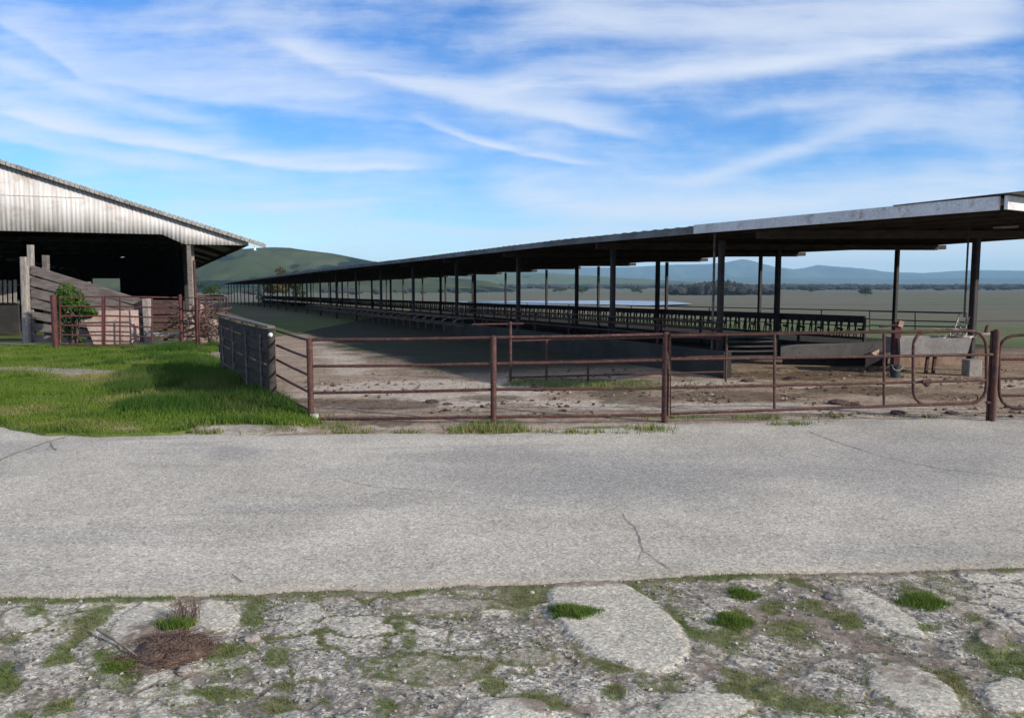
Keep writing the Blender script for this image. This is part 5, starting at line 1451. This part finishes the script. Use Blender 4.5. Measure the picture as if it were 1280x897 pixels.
# dead clump with dry stalks, stick, stones
def dead_clump():
    p = gp(213, 818)
    t_ = thing('dead_weed', p, 'dead brown weed clump with matted stalks near the road edge', 'dead weed')
    m = MB(); rr = random.Random(9)
    # the earth the clump sits on
    uu, vv = np.meshgrid(np.linspace(-1, 1, 60), np.linspace(-1, 1, 60), indexing='xy')
    rr_ = np.hypot(uu, vv) * (0.8 + 0.5 * fbm(uu, vv, 2.2, 4, 79))
    mx = p.x + uu * 0.235; my = p.y + 0.02 + vv * 0.20
    mz = verge_sample(mx, my, 'z') - 0.012 + 0.075 * np.clip(1 - rr_, 0, 1) ** 0.8 * (0.5 + 0.9 * fbm(uu, vv, 5, 4, 80)) - 0.03 * (rr_ > 0.98)
    mo = mesh_np('soil_mound', np.stack([mx, my, mz], -1).reshape(-1, 3) - np.array(t_.location), grid_faces(60, 60), 'mound_soil'); mo.parent = t_
    for i in range(520):
        a = rr.uniform(0, 6.28); q = math.sqrt(rr.random()); wob = 0.45 + 1.0 * float(fbm(math.cos(a) * 1.5 + 4, math.sin(a) * 1.5 + 4, 1.6, 3, 77)); x = p.x + math.cos(a) * q * 0.23 * wob; y = p.y + 0.02 + math.sin(a) * q * 0.19 * wob
        if float(fbm(x, y, 9, 3, 78)) < 0.43: continue
        z = float(verge_sample(np.array([x]), np.array([y]), 'z')[0])
        L = rr.uniform(0.03, 0.10); b = rr.uniform(0, 6.28)
        e = Vector((math.cos(b) * L, math.sin(b) * L * 0.8, rr.uniform(0.0, 0.045) * (1.2 - q)))
        s0 = Vector((x, y, z + 0.01 + rr.uniform(0.0, 0.05) * (1 - q)))
        m.tube([s0, s0 + e * 0.5 + Vector((0, 0, 0.02 * (1 - q))), s0 + e], [0.0016, 0.0014, 0.0007], 4, False)
    m.build('mat_of_stalks', 'dead_plant', t_)
    m = MB(); p2 = gp(233, 776)
    for i in range(46):
        x = p2.x + rr.gauss(0, 0.03); y = p2.y + rr.gauss(0, 0.03)
        e = Vector((rr.gauss(0, 0.022), rr.gauss(0, 0.03), rr.uniform(0.06, 0.135)))
        m.tube([(x, y, -0.01), Vector((x, y, 0)) + e * 0.6, Vector((x, y, 0)) + e + Vector((rr.gauss(0, .012), 0, 0))], [0.002, 0.0016, 0.0007], 4, False)
    m.build('dry_stalk', 'dead_plant', t_)
dead_clump()
a, b = gp(122, 793), gp(171, 822)
tag(MB().tube([a + Vector((0, 0, 0.03)), a.lerp(b, .5) + Vector((0.004, 0, 0.024)), b + Vector((0, 0, 0.012))], [0.0075, 0.007, 0.0045], 7).build('stick', 'stick'), 'short bare stick lying at the edge of the dead brown weed clump', 'stick')
a, b = gp(290, 723), gp(304, 733)
tag(MB().tube([a + Vector((0, 0, 0.03)), b + Vector((0, 0, 0.028))], [0.003, 0.002], 6).build('twig', 'dark_stone'), 'thin dark twig lying on the road near its broken edge', 'twig')
SG = 'loose stones on the broken paving'
for i, (px, py, r_, mt, lb) in enumerate(((316, 798, 0.042, 'stone', 'pinkish stone right of the dead brown weed clump'), (24, 833, 0.03, 'dark_stone', 'dark stone at the left border of the picture in moss'), (34, 831, 0.026, 'stone', 'small pale stone touching the dark one'),
        (665, 739, 0.016, 'pale_concrete', 'tiny white stone at the road edge above the egg shaped slab'), (1008, 745, 0.024, 'stone', 'grey stone in the dirt right of the small grass tuft'), (1034, 744, 0.03, 'dark_stone', 'bluish dark stone on gravel near the road edge'),
        (903, 776, 0.014, 'pale_concrete', 'little white stone in front of a grass tuft'), (230, 840, 0.035, 'stone', 'pale stone below the dead brown weed clump'), (664, 770, 0.012, 'pale_concrete', 'small white chip on gravel left of the egg shaped slab'))):
    p = gp(px, py); z = float(verge_sample(np.array([p.x]), np.array([p.y]), 'z')[0])
    o = MB().rock((p.x, p.y, z + r_ * 0.25), (r_, r_ * 0.8, r_ * 0.55), 60 + i, 2).build('stone', mt)
    tag(o, lb, 'stone', SG)
DG = 'lumps of dung in the yard'
for i, (px, py, r_, lb) in enumerate(((1050, 505, 0.14, 'dark lump of dung behind the long gate, left of its second upright'), (1068, 506, 0.09, 'small dung lump right beside the larger dark one'), (540, 503, 0.10, 'dark lump on the pale concrete behind the pipe fence'), (560, 506, 0.07, 'smaller dark lump on the pale concrete beside a larger one'),
        (935, 477, 0.12, 'reddish clod in front of the pale doubled shed post'), (990, 474, 0.12, 'reddish clod behind the long gate right of its first upright'), (1123, 517, 0.10, 'dark clod under the bottom rail of the long gate'), (1190, 517, 0.08, 'dark clod just outside the gate near the thick double post'))):
    p = gp(px, py)
    o = MB().rock((p.x, p.y, p.z + r_ * 0.15), (r_ * 1.1, r_, r_ * 0.36), 90 + i, 3).build('dung_lump', 'brown_board')
    tag(o, lb, 'dung', DG)

# ------------------------------------------------------------------ lake, hills, far woods
def lake():
    zl = PLAIN_Z + 0.9
    def on_lake(px, py):
        x, y, z = ray(px, py); k = (zl - CAM_Z) / z
        return x * k, y * k
    pxs = np.arange(440, 866, 4.0)
    top = np.interp(pxs, [440, 470, 560, 640, 760, 840, 866], [382, 379, 377.3, 376, 375.4, 376.4, 379.5]) + 0.5 * (fbm(pxs, pxs * 0, 0.03, 3, 601) - 0.5)
    bot = np.interp(pxs, [440, 470, 520, 600, 690, 740, 815, 866], [382.4, 384, 386.5, 389, 386.5, 384, 381.5, 379.8]) + 1.2 * (fbm(pxs, pxs * 0, 0.05, 3, 602) - 0.5) * np.clip((866 - pxs) / 60, 0, 1)
    m, t = newmat('lake_water')
    p = t.pos()
    t.out(t.mix(t.step(t.noise(t.scale(p, (0.2, 1, 1)), 0.05, 4, 0.6), 0.4, 0.6), (0.10, 0.14, 0.20), (0.15, 0.19, 0.24)), 0.25, spec=0.8)
    M['lake_water'] = m
    n = len(pxs)
    v = [(*on_lake(a, b), zl) for a, b in zip(pxs, top)] + [(*on_lake(a, max(b, c + 0.1)), zl) for a, b, c in zip(pxs, bot, top)]
    o = MB().add(v, [(n + i, n + i + 1, i + 1, i) for i in range(n - 1)]).build('lake', 'lake_water')
    tag(o, kind='structure')
lake()

def hill_mat(name, c1, c2, wood, wood_amt, sc):
    m, t = newmat(name)
    p = t.pos()
    f = t.noise(p, sc, 6, 0.62)
    col = t.mix(t.step(f, 0.35, 0.65), c1, c2)
    w_ = t.step(t.m('ADD', t.noise(t.scale(p, (1, 1, 1.8)), sc * 2.1, 6, 0.66), t.m('MULTIPLY', t.attr('gully'), 0.45)), 0.64 - wood_amt, 0.72 - wood_amt)
    col = t.mix(w_, col, wood)
    t.out(col, 1.0, spec=0.0)
    M[name] = m
hill_mat('hill_green', (0.040, 0.054, 0.026), (0.072, 0.082, 0.040), (0.013, 0.023, 0.017), 0.19, 0.007)
hill_mat('hill_far', (0.070, 0.095, 0.045), (0.105, 0.118, 0.060), (0.030, 0.045, 0.028), 0.10, 0.002)
hill_mat('mountain', (0.05, 0.065, 0.04), (0.08, 0.085, 0.055), (0.035, 0.045, 0.032), 0.12, 0.0007)
def ridge(name, prof, Y, depth, mat, amp, seed, res=4.0, gul=1.0):
    xs = np.array([p[0] for p in prof], float); ys = np.array([p[1] for p in prof], float)
    px = np.arange(xs[0], xs[-1], res); tt = np.linspace(-1, 1, 71)
    PX, T = np.meshgrid(px, tt, indexing='xy')
    Yc = Y + depth * T
    Xc = (PX - 640) / FPX * Y
    dz = -(np.interp(PX, xs, ys) - 448.5) / FPX
    crest = (-sP + dz * cP) / (cP + dz * sP) * Y + CAM_Z - PLAIN_Z
    u = Xc / (depth * 0.5); v_ = T * 2
    n1 = fbm(u + 30, v_ + 11, 1.2, 6, seed, 0.55)
    rdg = 1 - np.abs(fbm(u * 1.0 + 5, v_ * 0.45 + 3, 2.2, 4, seed + 7, 0.5) - 0.5) * 2.6
    shape = np.clip(1 - np.abs(T), 0, 1); shape = np.where(T < 0, shape ** 1.15, shape ** 0.9)
    H = crest * shape
    cut = gul * crest * 0.30 * np.sin(np.pi * np.clip(shape, 0, 1)) * (rdg - 0.55)
    H = H + cut + amp * crest * (n1 - 0.5) * np.sin(np.pi * np.clip(shape * 0.9, 0, 1))
    H = np.clip(H, 0, None) * (1 - 0.02 * 0)
    fade = np.clip(np.minimum(PX - xs[0], xs[-1] - PX) / 40.0, 0, 1)
    Z = PLAIN_Z - 2 + H * fade + 1.5
    # narrow in the distance, so that the crest stays at its depth
    o = mesh_np(name, np.stack([Xc, Yc, Z], -1).reshape(-1, 3), grid_faces(len(tt), len(px)), mat, {'gully': np.clip(0.5 - rdg, -0.5, 1) * 2})
    tag(o, kind='structure')
ridge('hill', [(-160, 352), (-60, 340), (60, 330), (160, 322), (240, 317), (290, 311), (330, 308.5), (365, 308.5), (400, 314), (440, 321), (475, 328), (510, 338), (560, 346), (610, 351), (650, 356)], 1750, 650, 'hill_green', 0.55, 700, 2.0, 1.9)
ridge('far_hills', [(420, 340), (500, 338), (560, 336), (610, 338), (650, 341), (690, 341), (730, 344), (780, 347), (830, 350), (880, 353), (930, 356)], 4200, 1400, 'hill_far', 0.3, 720, 2.0)
ridge('mountains', [(560, 338), (640, 335), (700, 333), (760, 334), (800, 333), (850, 331), (885, 330), (905, 328), (926, 323.5), (945, 328), (962, 333), (985, 337), (1004, 334), (1020, 330.5), (1040, 333), (1075, 337), (1110, 340), (1150, 341), (1190, 338.5), (1230, 337.5), (1270, 339), (1320, 341), (1500, 345), (1560, 356)], 11500, 2600, 'mountain', 0.4, 740, 2.5, 1.7)
ridge('foothills', [(820, 350), (880, 347), (940, 346), (1000, 348), (1060, 347), (1120, 349), (1180, 348), (1240, 347), (1300, 348), (1420, 352), (1500, 356)], 8200, 1500, 'mountain', 0.3, 760, 2.5, 0.7)

def woods(name, label, spots, seed):
    import bmesh
    g = np.random.default_rng(seed)
    bm = bmesh.new(); bmesh.ops.create_icosphere(bm, subdivisions=1, radius=1)
    bv = np.array([v.co[:] for v in bm.verts]); bf = np.array([[v.index for v in f.verts] for f in bm.faces]); bm.free()
    V, F, o = [], [], 0
    for px, Y, h, w_ in spots:
        b = base_at(px, Y)
        for k in range(3):
            v = bv * g.uniform(0.7, 1.3, (len(bv), 1)) * np.array([w_ * 0.6, w_ * 0.6, h * 0.42]) + np.array([b.x + g.normal(0, w_ * 0.35), b.y + g.normal(0, w_ * 0.4), b.z + h * g.uniform(0.35, 0.62)])
            V.append(v); F.append(bf + o); o += len(bv)
    ob = mesh_np(name, np.concatenate(V), np.concatenate(F), 'wood_far', smooth=False)
    tag(ob, label, 'woods', kind='stuff')
g = np.random.default_rng(5)
sp = []
for i in range(260):   # dark grove right of the lake
    px = 838 + 130 * g.beta(1.6, 1.7); Y = g.uniform(850, 1250); sp.append((px, Y, g.uniform(10, 17) * (1 - 0.5 * abs(px - 895) / 75), g.uniform(7, 11)))
woods('far_grove', 'dark grove of trees beside the far end of the lake', sp, 1)
sp = [(g.uniform(540, 1500), g.uniform(1900, 3400), g.uniform(7, 13), g.uniform(12, 26)) for _ in range(1100)]
sp += [(px, g.uniform(1500, 1900), g.uniform(6, 11), g.uniform(9, 16)) for px in g.uniform(950, 1400, 160)]
woods('tree_belt', 'long belt of distant trees along the far side of the plain', sp, 2)
sp = [(g.uniform(250, 640), g.uniform(900, 1300), g.uniform(4, 8), g.uniform(5, 10)) for _ in range(45)]
woods('hillfoot_scrub', 'scattered scrub trees along the foot of the green hill', sp, 3)

# ------------------------------------------------------------------ air
m = bpy.data.materials.new('air'); m.use_nodes = True
t = NT(m.node_tree)
v = t.n('ShaderNodeVolumePrincipled')
v.inputs['Color'].default_value = (0.42, 0.73, 1.0, 1); v.inputs['Density'].default_value = 7.5e-5; v.inputs['Anisotropy'].default_value = 0.0
o = t.n('ShaderNodeOutputMaterial'); t.t.links.new(v.outputs[0], o.inputs['Volume'])
M['air'] = m
Hb = 15800
hz = MB().prism([(-Hb, -Hb, -14), (Hb, -Hb, -14), (Hb, Hb, -14), (-Hb, Hb, -14)], (0, 0, 405)).build('haze', 'air')
tag(hz, kind='stuff')

# ------------------------------------------------------------------ sky, sun, camera
SUN_EL, SUN_AZ = R(22.5), math.atan2(0.86, -0.51)       # azimuth from +Y towards +X
w = bpy.data.worlds.new('World'); SC.world = w; w.use_nodes = True
t = NT(w.node_tree)
sky = t.n('ShaderNodeTexSky', sky_type='NISHITA', sun_disc=False)
sky.sun_elevation = SUN_EL; sky.sun_rotation = SUN_AZ
sky.altitude = 300; sky.air_density = 0.85; sky.dust_density = 0.15; sky.ozone_density = 4.0
tc = t.n('ShaderNodeTexCoord').outputs['Generated']
s = t.n('ShaderNodeSeparateXYZ'); t.put(s.inputs[0], tc)
yy = t.m('MAXIMUM', s.outputs[1], 0.02)
U = t.m('DIVIDE', s.outputs[0], yy); V_ = t.m('DIVIDE', s.outputs[2], yy)
def uv(px, py):
    x, y, z = ray(px, py); return x / y, z / y
cmb = t.n('ShaderNodeCombineXYZ'); t.put(cmb.inputs[0], U); t.put(cmb.inputs[1], V_)
# warped coordinates give the wisps their hooks and fibres
wn = t.n('ShaderNodeTexNoise'); t.put(wn.inputs[0], cmb.outputs[0]); wn.inputs['Scale'].default_value = 3.2; wn.inputs['Detail'].default_value = 5
wv = t.n('ShaderNodeVectorMath', operation='SUBTRACT'); t.put(wv.inputs[0], wn.outputs['Color']); wv.inputs[1].default_value = (0.5, 0.5, 0.5)
ws = t.n('ShaderNodeSeparateXYZ'); t.put(ws.inputs[0], wv.outputs[0])
Uw = t.m('ADD', U, t.m('MULTIPLY', ws.outputs[0], 0.10)); Vw = t.m('ADD', V_, t.m('MULTIPLY', ws.outputs[1], 0.045))
def fibre(ang, su, sv, sc, det=8, rough=0.64):
    mp = t.n('ShaderNodeMapping', vector_type='POINT')
    cc = t.n('ShaderNodeCombineXYZ'); t.put(cc.inputs[0], Uw); t.put(cc.inputs[1], Vw)
    mp.inputs['Rotation'].default_value = (0, 0, R(ang)); mp.inputs['Scale'].default_value = (su, sv, 1)
    t.t.links.new(cc.outputs[0], mp.inputs[0])
    return t.noise(mp.outputs[0], sc, det, rough)
fib_l = fibre(9, 1.0, 9.0, 3.2)        # streaks that sink to the right
fib_r = fibre(-13, 1.0, 8.0, 3.2)       # streaks that rise to the right
lump = fibre(0, 1.0, 2.0, 4.0, 7, 0.62)
STREAKS = [  # photograph points along the lower edge, softness above / below, strength, fibre
    ([(-80, -20), (110, 95), (280, 125), (480, 150)], 110, 8, 0.42, 'l'),
    ([(300, 40), (430, 95), (640, 137), (800, 168)], 42, 10, 0.62, 'l'),
    ([(455, 110), (560, 112), (660, 122)], 38, 22, 0.55, 'l'),
    ([(-60, 130), (60, 158), (200, 180), (320, 198), (450, 215), (570, 205)], 34, 6, 0.78, 'l'),
    ([(-60, 160), (90, 190), (190, 205), (310, 212)], 26, 8, 0.45, 'l'),
    ([(505, 143), (575, 172), (640, 189), (715, 203), (770, 206)], 12, 4, 0.65, 'l'),
    ([(560, 120), (640, 112), (790, 108), (990, 86), (1300, 35)], 48, 14, 0.70, 'r'),
    ([(640, 140), (790, 165), (840, 178)], 40, 6, 0.45, 'l'),
    ([(800, 238), (830, 231), (920, 207), (1015, 183), (1130, 152)], 24, 16, 0.55, 'r'),
    ([(580, 228), (660, 250), (740, 274), (900, 270), (1080, 254), (1320, 244)], 58, 30, 0.95, 'r'),
    ([(1180, 215), (1320, 205)], 10, 8, 0.55, 'r'),
    ([(620, 30), (900, 25), (1300, 10)], 60, 40, 0.42, 'r'),
    ([(1000, 150), (1320, 130)], 30, 20, 0.22, 'r'),
    ([(560, 330), (900, 330), (1320, 325)], 70, 50, 0.95, 'l'),
    ([(270, 258), (380, 256), (520, 250)], 9, 8, 0.5, 'l'),
    ([(440, 276), (560, 286), (700, 296)], 10, 10, 0.5, 'l'),
    ([(-60, 60), (60, 100), (200, 138), (330, 168)], 22, 14, 0.4, 'l'),
    ([(860, 150), (960, 135), (1120, 128)], 22, 12, 0.3, 'r'),
    ([(560, 60), (760, 40), (1000, 46), (1300, 0)], 40, 22, 0.5, 'r'),
]
dens = None
for pts, up, dn, st, fb in STREAKS:
    q = [uv(*p) for p in pts]
    # piecewise line v(u) as a sum of clamped ramps
    line = q[0][1]
    for (u0, v0), (u1, v1) in zip(q[:-1], q[1:]):
        mr = t.n('ShaderNodeMapRange', interpolation_type='LINEAR', clamp=True); t.put(mr.inputs[0], Uw)
        mr.inputs[1].default_value = u0; mr.inputs[2].default_value = u1; mr.inputs[3].default_value = 0; mr.inputs[4].default_value = v1 - v0
        line = t.m('ADD', line, mr.outputs[0])
    d = t.m('SUBTRACT', Vw, line)
    rise = t.step(d, -dn / FPX, dn * 0.4 / FPX)
    fall = t.m('SUBTRACT', 1.0, t.step(d, 0.0, up / FPX))
    e0 = t.step(Uw, q[0][0] - 0.02, q[0][0] + 0.09); e1 = t.m('SUBTRACT', 1.0, t.step(Uw, q[-1][0] - 0.09, q[-1][0] + 0.02))
    a = t.m('MULTIPLY', t.m('MULTIPLY', rise, fall), t.m('MULTIPLY', e0, e1))
    a = t.m('MULTIPLY', a, t.m('MULTIPLY', min(1.0, st * 1.4), t.step(fib_l if fb == 'l' else fib_r, 0.08, 0.60)))
    dens = a if dens is None else t.m('SUBTRACT', 1.0, t.m('MULTIPLY', t.m('SUBTRACT', 1.0, dens), t.m('SUBTRACT', 1.0, a)))
veil = t.m('MULTIPLY', t.step(t.m('ADD', t.m('MULTIPLY', lump, 0.5), t.m('MULTIPLY', t.m('ADD', fib_l, fib_r), 0.25)), 0.40, 0.64), 0.66)
dens = t.m('SUBTRACT', 1.0, t.m('MULTIPLY', t.m('SUBTRACT', 1.0, dens), t.m('SUBTRACT', 1.0, veil)))
dens = t.m('MULTIPLY', t.m('MULTIPLY', dens, 0.88), t.step(s.outputs[1], 0.05, 0.3))
# behind the viewer: unseen cirrus, thickened to make the ambient light less blue
rear = t.m('ADD', 0.45, t.m('MULTIPLY', t.step(t.noise(t.scale(tc, (1, 1, 4)), 3.0, 5, 0.6), 0.35, 0.65), 0.4))
dens = t.m('MAXIMUM', dens, t.m('MULTIPLY', rear, t.m('SUBTRACT', 1.0, t.step(s.outputs[1], 0.05, 0.3))))
hs = t.n('ShaderNodeHueSaturation'); hs.inputs['Hue'].default_value = 0.508; hs.inputs['Saturation'].default_value = 1.24; hs.inputs['Value'].default_value = 1.0
t.t.links.new(sky.outputs[0], hs.inputs['Color'])
SKY_STR = 0.12
col = t.mix(dens, hs.outputs[0], (4.4, 4.75, 5.35))
bg = t.n('ShaderNodeBackground'); t.put(bg.inputs[0], col); bg.inputs[1].default_value = SKY_STR
ow = t.n('ShaderNodeOutputWorld'); t.t.links.new(bg.outputs[0], ow.inputs[0])

sun = bpy.data.lights.new('Sun', 'SUN'); sun.energy = 3.7; sun.angle = R(0.55); sun.color = (1.0, 0.90, 0.77)
so = bpy.data.objects.new('Sun', sun); COL.objects.link(so)
dv = Vector((math.sin(SUN_AZ) * math.cos(SUN_EL), math.cos(SUN_AZ) * math.cos(SUN_EL), math.sin(SUN_EL)))
so.rotation_euler = dv.to_track_quat('Z', 'Y').to_euler(); so.location = dv * 60

cam = bpy.data.cameras.new('Camera'); cam.sensor_width = 36; cam.lens = FPX / 1280 * 36
cam.clip_start = 0.05; cam.clip_end = 60000
co = bpy.data.objects.new('Camera', cam); COL.objects.link(co)
co.location = (0, 0, CAM_Z); co.rotation_euler = (math.pi / 2 - PITCH, 0, 0)
SC.camera = co
vs = SC.view_settings
vs.view_transform = 'Standard'; vs.look = 'None'; vs.exposure = 0.66; vs.gamma = 1.0; vs.use_curve_mapping = False
SC.render.engine = 'CYCLES'
cy = SC.cycles
cy.use_denoising = True; cy.denoising_prefilter = 'NONE'; cy.max_bounces = 6; cy.diffuse_bounces = 3; cy.glossy_bounces = 2; cy.transparent_max_bounces = 4; cy.volume_bounces = 0
cy.sample_clamp_indirect = 8
print('verts', sum(len(o.data.vertices) for o in SC.objects if o.type == 'MESH'))
